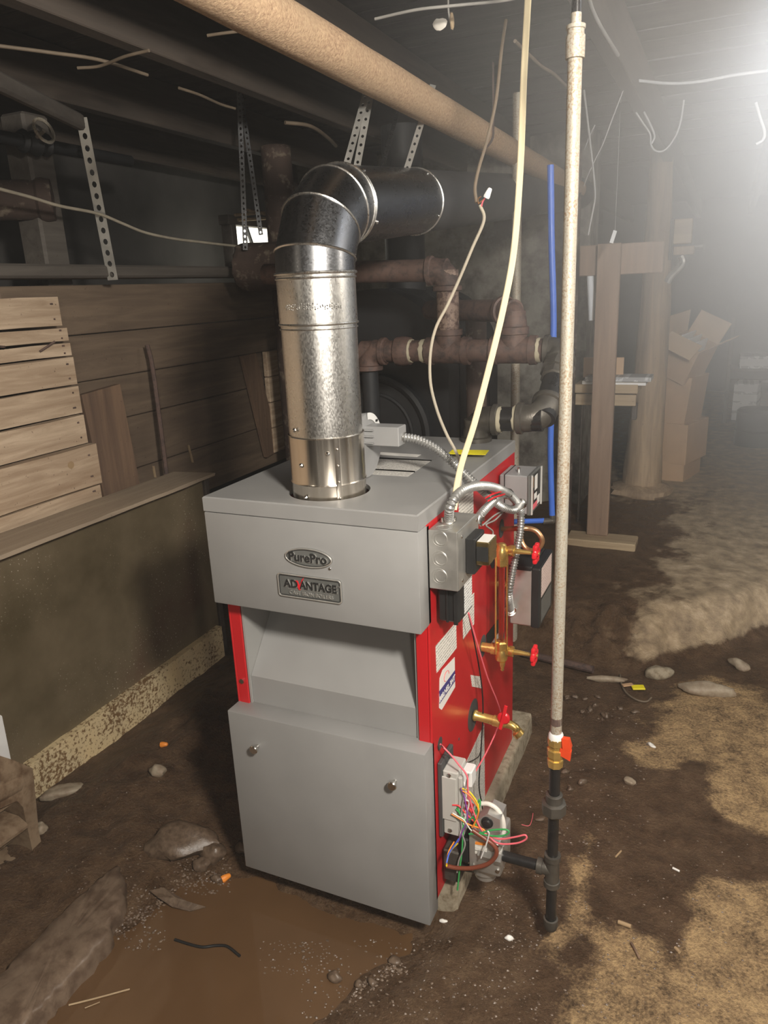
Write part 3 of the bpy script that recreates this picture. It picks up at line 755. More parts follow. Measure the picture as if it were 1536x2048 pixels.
MB().prism([(vx-.011, -.003, c.z+.015), (vx-.005, -.003, c.z+.015), (vx-.0005, -.003, c.z+.002), (vx+.007, -.003, c.z+.019), (vx+.0135, -.003, c.z+.026), (vx+.008, -.003, c.z+.016), (vx+.001, -.003, c.z-.007), (vx-.003, -.003, c.z-.007)], (0, -.0022, 0)).build('red_tick', M['red_plastic'], up, 'red tick forming the letter V', smooth=False)
MB().box((c.x-.058, -.0038, c.z-.0085), (c.x+.066, -.003, c.z-.0078)).build('plate_rule', M['alum'], up)
text_mb('CAST IRON BOILERS', .0135, .0010, (c.x+.004, -.0040, c.z-.0165), (1, 0, 0), (0, 0, 1), squeeze=.95).build('plate_lettering', M['alum'], up, 'pale small lettering', smooth=False)

# stickers on the right-hand side
M['print_small'] = print_mat('small_print_label', (0.80, 0.78, 0.72), (0.20, 0.20, 0.18), 'yz', .0085, .45, 300)
M['print_big'] = print_mat('lighting_instructions', (0.62, 0.60, 0.56), (0.25, 0.24, 0.22), 'yz', .011, .45, 170)
M['print_top'] = print_mat('lid_notice', (0.66, 0.64, 0.60), (0.28, 0.27, 0.25), 'xy', .0135, .5, 260)
def sticker(poly, mat, lab, th=.0006, nm='label', par=bo, x=0.0):
    return MB().prism([at(px, py, x=x+.0004) for px, py in poly], (th, 0, 0)).build(nm, mat, par, lab, smooth=False)
sticker([(871, 1292), (912, 1244), (913, 1296), (873, 1346)], M['print_small'], 'white caution label of small print')
sticker([(925, 1212), (948, 1185), (948, 1248), (926, 1279)], M['print_small'], 'white label of small print behind the wires')
sticker([(917, 1000), (946, 974), (947, 1032), (918, 1062)], M['print_small'], 'white label under the lid edge')
sticker([(879, 1358), (885, 1340), (909, 1314), (910, 1374), (883, 1420), (878, 1416)], M['paper'], 'white sticker with a navy band')
sticker([(878.5, 1382), (909.5, 1340), (909.5, 1362), (878.5, 1408)], M['navy'], 'navy band with white digits', .0010)
a, b = at(881, 1398, x=.0018), at(908, 1357, x=.0018); xd = (b-a).normalized(); ud = xd.cross(V((-1, 0, 0)))
if ud.z < 0: ud = -ud
text_mb('888.NEL.3HT', .021, .0003, a.lerp(b, .5), xd, V((1, 0, 0)).cross(xd), bold=.0004, squeeze=1.0).build('label_digits', M['paper'], bo, 'white digits', smooth=False)
a = at(893, 1352, x=.0014); MB().tube([a + V((0, .018*math.cos(q), .012*math.sin(q))) for q in np.linspace(-.2, 4.4, 14)], .0007, 5).build('label_swirl', M['red_plastic'], bo, 'thin red swirl')
sticker([(941, 1350), (961, 1353), (964, 1377), (944, 1373)], M['print_small'], 'small white square label')
sticker([(923, 1544), (968, 1448), (970, 1612), (925, 1680)], M['print_big'], 'tall white label of lighting instructions')
sticker([(972, 1270), (998, 1236), (998, 1262), (974, 1296)], M['black_plastic'], 'black rating label')
sticker([(976, 1296), (998, 1264), (998, 1290), (979, 1303)], M['paper'], 'white strip below the black label')
def topl(poly, mat, lab): return MB().prism([at(px, py, z=TOP+.0003) for px, py in poly], (0, 0, .0006)).build('label', mat, bo, lab, smooth=False)
topl([(722, 914), (863, 921), (816, 953), (722, 947)], M['print_top'], 'white notice of small print on the lid')
topl([(722, 913), (864, 920.5), (862, 922.5), (722, 916)], M['ink'], 'black heading line'); topl([(722, 936.5), (831, 942.5), (829, 945), (722, 939)], M['ink'], 'black dividing line')
topl([(743, 903.5), (842, 909.5), (834, 914), (737, 907.5)], M['paper'], 'narrow white warning strip on the lid')
topl([(744, 903.8), (753, 904.5), (750, 907.8), (740, 907.2)], M['w_orange'], 'orange warning mark')
yt = MB(); q = [at(*p, z=TOP+.012) for p in ((896, 908), (905, 900), (978, 901), (971, 910))]
yt.prism(q, (0, 0, .0012)); yt.build('yellow_tag', M['yellow'], label='yellow paper tag lying on the boiler lid by the steam riser', cat='tag')

# sight holes in the side panel: dark rings set flush
def hole(px, py, ry, rz, nm='hole'):
    c = at(px, py, x=.0005); n = 24
    MB().prism([(0.0002, c.y+ry*math.cos(2*math.pi*k/n), c.z+rz*math.sin(2*math.pi*k/n)) for k in range(n)], (.0007, 0, 0)).build(nm, M['inner'], bo, 'dark round hole in the red panel')
    return c
hole(880, 1487, .016, .017); hole(946, 1430, .046, .046); hole(966, 1292, .03, .033); hole(987, 1110, .035, .04); hole(1003, 1057, .028, .028)
hole(918, 1478, .004, .004)

# ------------------------------------------------------------------ control junction box on the side
jb = MB().box((.002, .052, .975), (.069, .196, 1.112), .0015).build('junction_box', M['galv_box'], bo, 'galvanised steel control box')
cv = MB().box((.0692, .054, .977), (.0708, .20, 1.110), .0005).build('box_cover', M['galv_box'], bo, 'galvanised cover plate')
for pz in (1078, 1118, 1153):
    c = at(880, pz, y=.0515)
    kb = MB(); kb.ring((c.x+.002, .0515, c.z), (0, 1, 0), .0135, .0016, 28, 6, .7); kb.ring((c.x-.001, .0517, c.z), (0, 1, 0), .0175, .0008, 28, 5, .6)
    kb.lathe((c.x+.002, .0517, c.z), (0, -1, 0), [(-.001, .0125), (.0004, .0118), (.0001, .0)], 24, False)
    kb.build('knockout', M['galv_box'], jb)
kb = MB(); c = at(888, 1055, z=1.1122); kb.ring((c.x, c.y, 1.1122), (0, 0, 1), .0135, .0013, 28, 6, .6); kb.ring((c.x, c.y, 1.1122), (0, 0, 1), .018, .0009, 28, 5, .6); kb.build('knockout', M['galv_box'], jb)
for p in ((.078, 1.095), (.078, .992), (.185, 1.1), (.17, .985)):
    MB().sph((.0712, p[0], p[1]), (.002, .0042, .0042), 8, 5).build('cover_screw', M['chrome'], cv)
tf = MB().box((.071, .098, 1.0), (.094, .172, 1.085), .003).build('transformer', M['black_plastic'], bo, 'small transformer with a gold core')
t2 = MB(); t2.box((.094, .104, 1.022), (.124, .166, 1.076), .002); t2.build('transformer_core', M['gold'], tf)
MB().box((.0955, .1032, 1.032), (.1225, .104, 1.066)).build('transformer_winding', M['ink'], tf)
MB().box((.096, .108, 1.0762), (.122, .162, 1.0768)).build('transformer_label', M['paper'], tf)
rl = MB().box((.010, .082, .884), (.062, .178, .976), .004).build('relay', M['black_plastic'], bo, 'black plug-in relay below the box')
MB().box((.030, .0785, .884), (.036, .083, .974), .001).build('relay_rib', M['black_plastic'], rl); MB().box((.048, .0785, .880), (.058, .083, .974), .001).build('relay_rib', M['black_plastic'], rl)
MB().box((.0622, .115, .892), (.0628, .172, .972)).build('relay_label', print_mat('relay_print', (.8, .79, .76), (.1, .1, .1), 'yz', .007, .5, 350), rl, 'white printed label')

# ------------------------------------------------------------------ sight gauge
def tubepart(nm, pts, r, mat, par, lab=None, n=12, sm=False): return MB().tube(smooth_path(pts) if sm else pts, r, n).build(nm, mat, par, lab)
GYY = .443; zt, zb = .930, .632; gxx = .060
sg = MB().cyl((gxx, GYY, zb+.01), (gxx, GYY, zt-.01), .0085, 14).build('gauge_glass', M['glass'], bo, 'upright gauge glass')
for k in range(3):
    a = -2.4 + k*2.1
    MB().cyl((gxx+.0175*math.cos(a), GYY+.0175*math.sin(a), zb), (gxx+.0175*math.cos(a), GYY+.0175*math.sin(a), zt), .0026, 8).build('guard_rod', M['brass'], sg)
MB().cyl((gxx, GYY+.012, zb+.02), (gxx, GYY+.012, zt-.03), .0035, 8).build('red_reflection_strip', M['copper'], sg)  # copper strip added to imitate a brownish red reflection in the glass
for z_, s_ in ((zt, -1), (zb, 1)):
    vb = MB()
    vb.lathe((gxx, GYY, z_-.024), (0, 0, 1), [(0, .011), (.004, .016), (.012, .0175), (.03, .0175), (.036, .0135), (.046, .0125), (.05, .008)], 18)
    vb.lathe((-.002, GYY+.01, z_+.004), (1, -.0, 0), [(0, .0135), (.03, .0135), (.031, .017), (.048, .017), (.049, .0135), (.075, .012), (.082, .0155), (.094, .0155), (.095, .008), (.13, .0055), (.152, .005)], 12)
    vb.lathe((gxx, GYY, z_+s_*.012), (0, 0, s_), [(0, .0175), (.006, .0185), (.022, .0185), (.026, .015)], 6)
    if s_ > 0: vb.lathe((gxx+.004, GYY-.004, z_-.024), (0, 0, -1), [(0, .009), (.014, .007), (.02, .0045), (.026, .0055), (.03, .002)], 10)
    b_ = vb.build('gauge_valve', M['brass'], bo, 'brass gauge valve')
    hw = MB(); hx_ = .150
    hc = V((hx_, GYY+.01, z_+.004))
    for k in range(6):
        a = 2*math.pi*k/6
        hw.obox(hc + V((0, .020*math.cos(a), .020*math.sin(a))), (.012, .017, .017), .004, seg=2)
    hw.ring(hc, (1, 0, 0), .0165, .006, 24, 8); hw.lathe(hc - V((.007, 0, 0)), (1, 0, 0), [(0, .009), (.014, .009)], 12)
    hw.build('handwheel', M['red_plastic'], b_, 'red fluted handwheel')
    MB().cyl(hc, hc + V((.010, 0, 0)), .004, 8).build('wheel_screw', M['brass'], b_)

# low-water cut-off
lc = MB().box((.045, .585, .655), (.112, .755, .835), .004).build('low_water_cutoff', M['alum'], bo, 'metal low water control with a black cover')
MB().box((.108, .582, .652), (.134, .760, .838), .004).build('cutoff_cover', M['black_plastic'], lc, 'black cover')
MB().box((.043, .583, .826), (.110, .757, .842), .004).build('cutoff_cap', M['black_plastic'], lc, 'black top edge')
MB().box((.1342, .60, .745), (.1348, .735, .835)).build('cutoff_label', print_mat('cutoff_print', (.74, .60, .55), (.4, .25, .22), 'yz', .009, .5, 250), lc, 'pale printed label')
MB().box((.1342, .605, .665), (.1347, .735, .735)).build('cutoff_label', M['badge'], lc)
MB().lathe((0, .665, .745), (1, 0, 0), [(0, .02), (.03, .02), (.031, .026), (.046, .026)], 8).build('cutoff_nipple', M['brass'], lc, 'brass nipple')
# pressure control
pc = MB().box((.004, .62, .985), (.090, .742, 1.098), .003).build('pressure_control', M['grey_plastic'], bo, 'grey pressure control with a clear front')
MB().box((.018, .6185, .985), (.0205, .744, 1.099)).build('case_joint', M['black_plastic'], pc); MB().box((.084, .618, .983), (.094, .745, 1.10), .002).build('front_frame', M['badge'], pc)
MB().box((.0942, .625, .99), (.0948, .738, 1.094)).build('dial_face', M['ink'], pc, 'dark scale plate')
for (y0, y1, z0, z1, m_) in ((.668, .70, 1.045, 1.088, 'paper'), (.662, .694, 1.018, 1.036, 'paper'), (.632, .655, 1.058, 1.088, 'copper'), (.64, .70, .992, 1.008, 'w_pink'), (.64, .652, 1.012, 1.05, 'w_brown'), (.70, .732, .995, 1.02, 'paper')):
    MB().box((.0949, y0, z0), (.0955, y1, z1)).build('scale_print', M[m_], pc)
MB().box((.0956, .620, .985), (.100, .626, 1.10)).build('clear_cover_edge', M['lt_plastic'], pc); MB().box((.0956, .738, .985), (.100, .744, 1.10)).build('clear_cover_edge', M['lt_plastic'], pc)
MB().cyl((.05, .66, 1.098), (.05, .66, 1.112), .004, 8).build('adjusting_screw', M['chrome'], pc)
MB().lathe((.05, .68, .986), (0, 0, -1), [(0, .010), (.02, .010), (.021, .0085), (.05, .006)], 6).build('control_nut', M['brass'], pc, 'brass nut')
# copper pigtail loop
Y_ = .60
pg = [at(1003, 1058, x=.0), at(1035, 1057, y=Y_), at(1058, 1057, y=Y_), at(1074, 1063, y=Y_), at(1084, 1078, y=Y_), at(1081, 1092, y=Y_+.005), at(1068, 1101, y=Y_+.01), at(1054, 1098, y=Y_+.018), at(1044, 1085, y=Y_+.022), at(1041, 1065, y=Y_+.03), at(1040, 1040, y=Y_+.04), at(1040, 1015, y=Y_+.05)]
tubepart('pigtail_loop', pg, .0075, M['copper'], bo, 'looped copper pigtail tube', 12, True)
# drain cock
dc = MB(); y_ = .385; a = at(948, 1430, x=.004); b = at(1022, 1450, y=a.y)
ax = (b-a).normalized()
dc.lathe(a, ax, [(0, .015), (.004, .0165), (.012, .013), (.055, .013), (.056, .0155), (.085, .0155), (.086, .012), ((b-a).length, .011)], 16)
e = at(1034, 1464, y=a.y); dc.tube(smooth_path([b - ax*.02, b, b.lerp(e, .6) + V((.004, 0, .003)), e]), .0115, 14); dc.lathe(e, e-b, [(-.004, .012), (.0, .0155), (.012, .0155), (.013, .012)], 16)
dcp = dc.build('drain_cock', M['brass'], bo, 'brass drain cock low on the side')
lev = at(1007, 1437, y=a.y-.014)
MB().lathe(lev + V((0, .010, 0)), (0, -1, 0), [(0, .006), (.003, .017), (.010, .018), (.014, .014), (.015, .004)], 14).build('drain_hub', M['red_plastic'], dcp, 'red lever hub')
MB().flat([at(1000, 1458, y=a.y-.02), lev + V((0, -.008, 0)), at(1012, 1412, y=a.y-.024)], .009, .004, (0, -.5, 1) if False else (1, 0, 0)).build('drain_lever', M['red_plastic'], dcp, 'thin red lever')
# ignition module
md = MB(); P_ = lambda px, py, x: at(px, py, x=x)
mo = MB().box((.001, .075, .290), (.012, .165, .505), .002).build('module_bracket', M['inner'], bo, 'dark mounting bracket')
mo = MB().box((.012, .080, .300), (.052, .148, .485), .003).build('ignition_module', M['lt_plastic'], bo, 'light grey ignition module with many wires')
MB().box((.050, .079, .300), (.064, .142, .345), .004, seg=2).build('module_hump', M['lt_plastic'], mo); MB().box((.052, .0785, .355), (.062, .096, .475), .002).build('module_rib', M['lt_plastic'], mo)
MB().box((.010, .0765, .345), (.048, .081, .47), .002).build('module_rib', M['lt_plastic'], mo)
MB().box((.052, .108, .43), (.078, .147, .475), .003).build('connector_block', M['white_plastic'], mo)
for k in range(8): MB().box((.053, .097, .352+k*.012), (.066, .108, .359+k*.012), .0015).build('terminal_tab', M['white_plastic'], mo)
MB().box((.0523, .112, .36), (.0528, .146, .425)).build('module_label', M['paper'], mo)
for p in ((.082, .475), (.082, .315)): MB().sph((.030, .078, p[1]), (.006, .003, .006), 8, 5).build('module_screw', M['chrome'], mo)
for k, z_ in enumerate((.395, .378)): MB().cyl((.064, .100, z_), (.086, .094, z_-.004), .0050, 8).build('spade_boot', M['w_red'], mo, 'red spade terminal')

# ------------------------------------------------------------------ gas valve and gas pipe
GP = V((.281, .10, 0)); gvz = .262
gv = thing('gas_valve', (.12, .13, .15), 'silver gas valve with wires at the foot of the boiler', 'gas valve')
MB().box((.075, .085, .205), (.158, .185, .312), .007, seg=2).build('valve_body', M['alum'], gv)
mb = MB(); mb.lathe((.160, .10, gvz), (-1, 0, 0), [(0, .025), (.016, .026), (.022, .022), (.06, .022)], 8); mb.lathe((.045, .13, .245), (1, 0, 0), [(0, .022), (.02, .024), (.036, .024)], 8)
mb.lathe((.105, .135, .208), (0, 0, -1), [(0, .036), (.03, .036), (.034, .03), (.05, .028), (.053, .02)], 18); mb.build('valve_port', M['alum'], gv)
MB().prism([at(*p, y=.10) for p in ((955, 1640), (975, 1628), (1000, 1640), (1000, 1668), (958, 1672))], (0, .06, 0)).build('valve_head', M['alum'], gv)
c = at(974, 1646, y=.097); MB().lathe(c + V((0, .004, 0)), (0, -1, 0), [(0, .015), (.004, .015), (.005, .011), (.012, .0105), (.013, .004)], 16).build('valve_knob', M['black_plastic'], gv, 'black pilot knob')
MB().prism([at(*p, y=.084) for p in ((950, 1683), (975, 1688), (973, 1712), (950, 1707))], (0, -.0008, 0)).build('valve_label', M['print_small'], gv); MB().prism([at(*p, y=.084) for p in ((951, 1683), (972, 1686), (971, 1691), (950, 1688))], (0, -.0012, 0)).build('valve_label_band', M['w_orange'], gv)
MB().box((.045, .09, .215), (.075, .175, .29), .005).build('valve_coil', M['black_plastic'], gv)
for p in ((.148, .088, .30), (.150, .088, .225), (.085, .083, .215)): MB().lathe(p, (0, -1, 0), [(0, .006), (.006, .0055), (.007, .002)], 8).build('valve_screw', M['chrome'], gv)
MB().box((.006, .085, .150), (.05, .20, .245), .004).build('manifold', M['cast'], gv, 'dark burner manifold')
MB().cyl((.001, .12, .165), (.085, .125, .175), .010, 12).build('manifold_pipe', M['cast'], gv)

gp_ = thing('gas_pipe', (GP.x, GP.y, .04), 'tall rust-speckled gas pipe with red valve standing right of the boiler', 'gas pipe')
RP = .0128
MB().cyl((GP.x, GP.y, .63), (GP.x, GP.y, 2.02), .0126, 18).build('galvanised_length', M['galv_old'], gp_, 'pale galvanised length with rust specks')
for k, (z_, hh) in enumerate(((.648, .018),)): MB().cyl((GP.x, GP.y, .662), (GP.x, GP.y, .680), .01275, 16).build('dark_band', M['rust'], gp_)
MB().lathe((GP.x, GP.y, 1.985), (0, 0, 1), [(0, .0125), (.001, .0165), (.036, .0165), (.037, .0145), (.045, .0145), (.046, .0165), (.052, .0165), (.054, .009), (.07, .009)], 18).build('reducer', M['galv_old'], gp_)
MB().cyl((GP.x, GP.y, 2.05), (GP.x, GP.y, 2.285), .0085, 12).build('upper_nipple', M['black_pipe'], gp_)
mb = MB(); mb.lathe((GP.x, GP.y, .553), (0, 0, 1), [(0, .0175), (.018, .0185), (.019, .0155), (.026, .0155), (.027, .019), (.045, .0195), (.047, .0155), (.056, .0155), (.057, .0185), (.074, .0185), (.075, .012)], 8)
vb = mb.build('ball_valve', M['brass'], gp_, 'brass ball valve'); MB().lathe((GP.x, GP.y, .625), (0, 0, 1), [(0, .0175), (.012, .0165), (.016, .0135)], 14).build('sealant', M['white_plastic'], vb, 'white thread sealant')
MB().cyl((GP.x, GP.y, .592), (GP.x+.028, GP.y-.006, .592), .006, 10).build('valve_stem', M['brass'], vb)
hp = [at(1122, 1505, y=.09), at(1141, 1508, y=.085), at(1140, 1522, y=.08), at(1120, 1515, y=.085)]
h1 = MB().prism([at(*p, y=.088) for p in ((1123, 1478), (1138, 1480), (1143, 1497), (1141, 1504), (1125, 1500))], (0, .012, .0)); h1.prism([at(*p, y=.088) for p in ((1120, 1498), (1142, 1505), (1140, 1523), (1119, 1511))], (.0, .012, 0))
h1.build('valve_handle', M['orange_handle'], vb, 'orange-red handle')
MB().cyl((GP.x, GP.y, .462), (GP.x, GP.y, .556), RP, 16).build('nipple', M['black_pipe'], gp_, 'black iron nipple')
mb = MB(); mb.lathe((GP.x, GP.y, .415), (0, 0, 1), [(0, .0165), (.008, .021), (.012, .021)], 16); mb.lathe((GP.x, GP.y, .425), (0, 0, 1), [(0, .0215), (.002, .0285), (.028, .0285), (.031, .022)], 8); mb.lathe((GP.x, GP.y, .455), (0, 0, 1), [(0, .020), (.02, .0195), (.022, .0165)], 16)
mb.build('union', M['cast'], gp_, 'cast iron union')
MB().cyl((GP.x, GP.y, .29), (GP.x, GP.y, .418), RP, 16).build('nipple', M['black_pipe'], gp_, 'black iron nipple')
mb = MB(); mb.lathe((GP.x, GP.y, .215), (0, 0, 1), [(0, .0195), (.014, .0195), (.015, .017), (.075, .017), (.076, .0195), (.09, .0195)], 18); mb.lathe((GP.x, GP.y, gvz), (-1, 0, 0), [(0, .017), (.022, .017), (.023, .0195), (.036, .0195)], 18)
mb.build('tee', M['cast'], gp_, 'cast iron tee')
MB().cyl((GP.x-.03, GP.y, gvz), (.150, GP.y, gvz), RP, 16).build('branch_nipple', M['black_pipe'], gp_, 'black branch nipple to the gas valve')
MB().cyl((GP.x, GP.y, .10), (GP.x, GP.y, .22), RP, 16).build('drip_leg', M['black_pipe'], gp_, 'black drip leg')
MB().lathe((GP.x, GP.y, .115), (0, 0, -1), [(0, .0135), (.001, .0178), (.02, .0178), (.03, .0155), (.037, .009), (.04, .0)], 18, False).build('end_cap', M['cast'], gp_, 'rounded end cap')

# ------------------------------------------------------------------ flue
fl = thing('flue_pipe', (FX, FY, TOP), 'shiny galvanised flue pipe rising from the boiler lid and bending back', 'flue pipe')
def zf(px, py): return at(px, py, y=.05).z
zs_ = dict(base=1.148, bead0=zf(655, 975), crimp=zf(650, 880), mid=zf(635, 650), top=zf(622, 545))
MB().lathe((FX, FY, zs_['base']), (0, 0, 1), [(0, FR), (zs_['bead0']-1.148-.004, FR), (zs_['bead0']-1.148, FR+.002), (zs_['bead0']-1.148+.004, FR), (zs_['crimp']-1.148, FR)], 48, False).build('flue_collar', M['stainless'], fl, 'bright stainless collar with an upright seam')
a = math.radians(-47); dxy = V((math.cos(a), math.sin(a), 0))
MB().flat([V((FX, FY, 1.15))+dxy*(FR+.0012), V((FX, FY, zs_['crimp']))+dxy*(FR+.0012)], .012, .002, (-dxy.y, dxy.x, 0)).build('collar_seam', M['stainless'], fl)
for k in range(4):
    MB().sph(V((FX, FY, 1.162+k*.038))+dxy*(FR+.002), .0032, 8, 5).build('rivet', M['stainless'], fl)
r1 = FR-.0015
def sec(nm, z0, z1, r, mat, lab): return MB().lathe((FX, FY, z0), (0, 0, 1), [(0, r), (z1-z0, r)], 48, False).build(nm, mat, fl, lab)
sec('pipe_section', zs_['crimp']-.01, zs_['mid'], r1-.001, M['galv'], 'spangled galvanised section')
MB().ring((FX, FY, zs_['crimp']), (0, 0, 1), FR, .0014, 48, 6).build('joint_bead', M['stainless'], fl)
sec('pipe_section', zs_['mid'], zs_['top'], r1+.001, M['galv'], 'galvanised section under the elbow')
mb = MB(); mb.ring((FX, FY, zs_['mid']), (0, 0, 1), r1+.001, .0028, 48, 8); mb.ring((FX, FY, zs_['mid']-.010), (0, 0, 1), r1, .0018, 48, 8); mb.build('joint_bead', M['galv'], fl)
mb = MB(); mb.ring((FX, FY, zs_['top']), (0, 0, 1), r1+.0025, .0034, 48, 8); mb.ring((FX, FY, zs_['top']-.010), (0, 0, 1), r1+.0015, .0026, 48, 8); mb.build('joint_bead', M['galv'], fl)
# stamped maker's marks: small raised pips in a row below the elbow
mb = MB(); rr = random.Random(3)
for k in range(26):
    an = math.radians(-112 + k*3.4); 
    for q in range(3):
        p = V((FX+(r1+.0012)*math.cos(an+rr.uniform(-.012, .012)), FY+(r1+.0012)*math.sin(an), zf(635, 613)+rr.uniform(-.006, .006)))
        mb.sph(p, .0016, 6, 4)
mb.build('stamped_mark', M['galv'], fl, 'row of stamped marks')
# elbow in four mitred gores
tilt = math.radians(5.5); Rb = .150; z0 = zs_['top']; nseg = 48
end_ang = math.pi/2 - tilt
cuts = [0, .167, .5, .833, 1.0]
cen = V((FX, FY+Rb, z0))
def elb(angle, miter):   # ring on the plane at this angle of the bend
    c_ = cen + V((0, -math.cos(angle)*Rb, math.sin(angle)*Rb)); rad = V((0, -math.cos(angle), math.sin(angle)))
    return [c_ + V((1, 0, 0))*r1e*math.cos(2*math.pi*k/nseg) + rad*r1e*miter*math.sin(2*math.pi*k/nseg) for k in range(nseg)]
r1e = r1+.001
angs_ = [0, end_ang/6, end_ang/2, end_ang*5/6, end_ang]
ca = [0, end_ang/3, end_ang*2/3, end_ang]
half = end_ang/6; mit = 1/math.cos(half)
rings_ = [elb(0, 1), elb(end_ang/6, mit), elb(end_ang/2, mit), elb(end_ang*5/6, mit), elb(end_ang, 1)]
for g in range(4):
    mb = MB(); mb.v = [tuple(p) for p in rings_[g]+rings_[g+1]]
    mb.f = [(k, (k+1) % nseg, nseg+(k+1) % nseg, nseg+k) for k in range(nseg)]
    mb.build('elbow_gore', M['galv_dk'], fl, 'elbow segment darkened as if reflecting the ceiling')
for g in (1, 2, 3):
    P2 = rings_[g]; mb = MB(); mb.tube([*P2, P2[0], P2[1]], .0030, 6, False); mb.build('elbow_seam', M['galv'], fl, 'bright raised seam')
hd = V((0, math.cos(tilt), math.sin(tilt))); h0 = cen + V((0, -math.cos(end_ang)*Rb, math.sin(end_ang)*Rb))
mb = MB(); mb.ring(h0, hd, r1e+.002, .0034, 48, 8); mb.ring(h0 + hd*.011, hd, r1e+.001, .0026, 48, 8); mb.build('joint_bead', M['galv'], fl)
L1 = .47
MB().lathe(h0, hd, [(0, r1), (L1, r1)], 48, False).build('pipe_section', M['galv_dk'], fl, 'horizontal section darkened like the elbow')
mb = MB(); mb.ring(h0+hd*L1, hd, r1+.001, .003, 48, 8); mb.build('joint_bead', M['galv'], fl)
MB().lathe(h0+hd*(L1-.01), hd, [(0, r1-.002), (2.62, r1-.002)], 40, False).build('pipe_section', M['matt_black'], fl, 'matt black horizontal section')
for p in ((603, 858, .0), (655, 905, .0), (616, 927, 0), (625, 990, 0)):
    c = at(p[0], p[1], y=.07); d_ = V((c.x-FX, c.y-FY, 0)).normalized(); c = V((FX, FY, c.z)) + d_*(FR+.001)
    MB().lathe(c, d_, [(0, .0052), (.002, .0052), (.0035, .004), (.0055, .002)], 8).build('screw', M['chrome'], fl)
for a in (-.5, .9):
    d_ = V((1, 0, 0))*math.cos(a)+V((0, -hd.z, hd.y))*math.sin(a)
    MB().lathe(h0+hd*.03+d_*r1, d_, [(0, .005), (.003, .005), (.005, .003)], 8).build('screw', M['chrome'], fl)
    MB().lathe(h0+hd*(L1-.02)+d_*r1, d_, [(0, .004), (.003, .004), (.005, .002)], 8).build('screw', M['chrome'], fl)
# vent damper actuator
vd = thing('vent_damper', (-.2, .275, 1.2), 'grey vent damper motor clamped to the right of the flue', 'damper')
dcx = at(727, 891, y=.275)
MB().lathe(dcx - V((.012, 0, 0)), (1, 0, 0), [(0, .080), (.018, .082), (.024, .080), (.026, .06), (.026, 0)], 40, False).build('motor_housing', M['grey_plastic'], vd)
mb = MB(); n = 16; vs = []
for r_ in (.083, .066):
    for k in range(n+1): a = math.radians(15+75*k/n); vs.append(dcx + V((.0145, r_*math.cos(a), r_*math.sin(a))))
mb.v = [tuple(v) for v in vs] + [tuple(v+V((.0012, 0, 0))) for v in vs]; m_ = n+1
for k in range(n): mb.f += [(k, k+1, m_+k+1, m_+k), (2*m_+k, 3*m_+k, 3*m_+k+1, 2*m_+k+1), (k, 2*m_+k, 2*m_+k+1, k+1), (m_+k, m_+k+1, 3*m_+k+1, 3*m_+k)]
mb.build('position_scale', M['white_plastic'], vd, 'white position scale')
a = math.radians(48); MB().obox(dcx + V((.0165, .075*math.cos(a), .075*math.sin(a))), (.0015, .012, .006)).build('scale_mark', M['ink'], vd)
wb_ = at(772, 873, y=.262); DX = dcx.x; MB().box((DX+.012, wb_.y-.005, wb_.z-.024), (DX+.105, wb_.y+.045, wb_.z+.024), .002).build('wiring_box', M['grey_plastic'], vd)
for k in (-1, 0, 1): MB().box((DX+.010, wb_.y-.012, wb_.z+.016*k-.0015), (DX+.04, wb_.y-.004, wb_.z+.016*k+.0015)).build('housing_rib', M['grey_plastic'], vd)


# ------------------------------------------------------------------ steam piping
RS = .0365
YH = 1.02
A = V((-.112, .775, 1.15)); B = at(957, 838, y=.775); C = at(1086, 838, y=.775); D = at(1114, 700, y=YH); B.x = A.x; D.x = max(D.x, .10)
HZ = D.z; HL = at(725, 712, y=YH); HL.z = HZ
sp_ = thing('steam_piping', (A.x, A.y, TOP), 'rusty and new black steam pipes joining the boiler to the header behind it', 'pipework')
def elbow(mb, p, d0, d1, R=.055, r=RS*1.12, lip=RS*1.3):
    """elbow fitting turning at corner p from direction d0 to d1"""
    d0 = V(d0).normalized(); d1 = V(d1).normalized(); n = 8
    a = p - d0*R; b = p + d1*R
    pts = [a - d0*.012] + [(a*(1-t)**2 + p*2*t*(1-t) + b*t*t) for t in [k/n for k in range(n+1)]] + [b + d1*.012]
    mb.tube(pts, r, 20); mb.lathe(a - d0*.016, d0, [(0, lip-.003), (.002, lip), (.016, lip), (.019, r)], 20); mb.lathe(b + d1*.016, -d1, [(0, lip-.003), (.002, lip), (.016, lip), (.019, r)], 20)
    return mb
def dope(p, d, r, nm='thread_sealant'):
    """ragged ring of cream thread sealant"""
    mb = MB(); u, v, w = frame_from(d); n = 22; vs = []
    for i in range(n):
        a = 2*math.pi*i/n; q = u*math.cos(a)+v*math.sin(a); wd = rng.uniform(.004, .011); 
        for j in range(6):
            b = 2*math.pi*j/6; vs.append(p + q*(r + .0022*math.cos(b)) + w*wd*math.sin(b))
    mb.add(vs, [(i*6+j, ((i+1) % n)*6+j, ((i+1) % n)*6+(j+1) % 6, i*6+(j+1) % 6) for i in range(n) for j in range(6)])
    return mb.build(nm, M['sealant'], sp_, 'cream thread sealant')
up_ = V((0, 0, 1)); xx = V((1, 0, 0))
MB().cyl(A, B, RS, 20).build('riser', M['cast'], sp_)
elbow(MB(), B, up_, xx).build('elbow', M['cast'], sp_, 'dark cast elbow over the lid')
MB().cyl(B, C, RS, 20).build('nipple', M['black_pipe'], sp_, 'black nipple')
dg = (D-C).normalized()
elbow(MB(), C, xx, dg, .06).build('elbow', M['cast'], sp_, 'smooth dark cast elbow')
MB().cyl(C, D, RS*.98, 20).build('swing_nipple', M['black_pipe'], sp_, 'black slanted nipple')
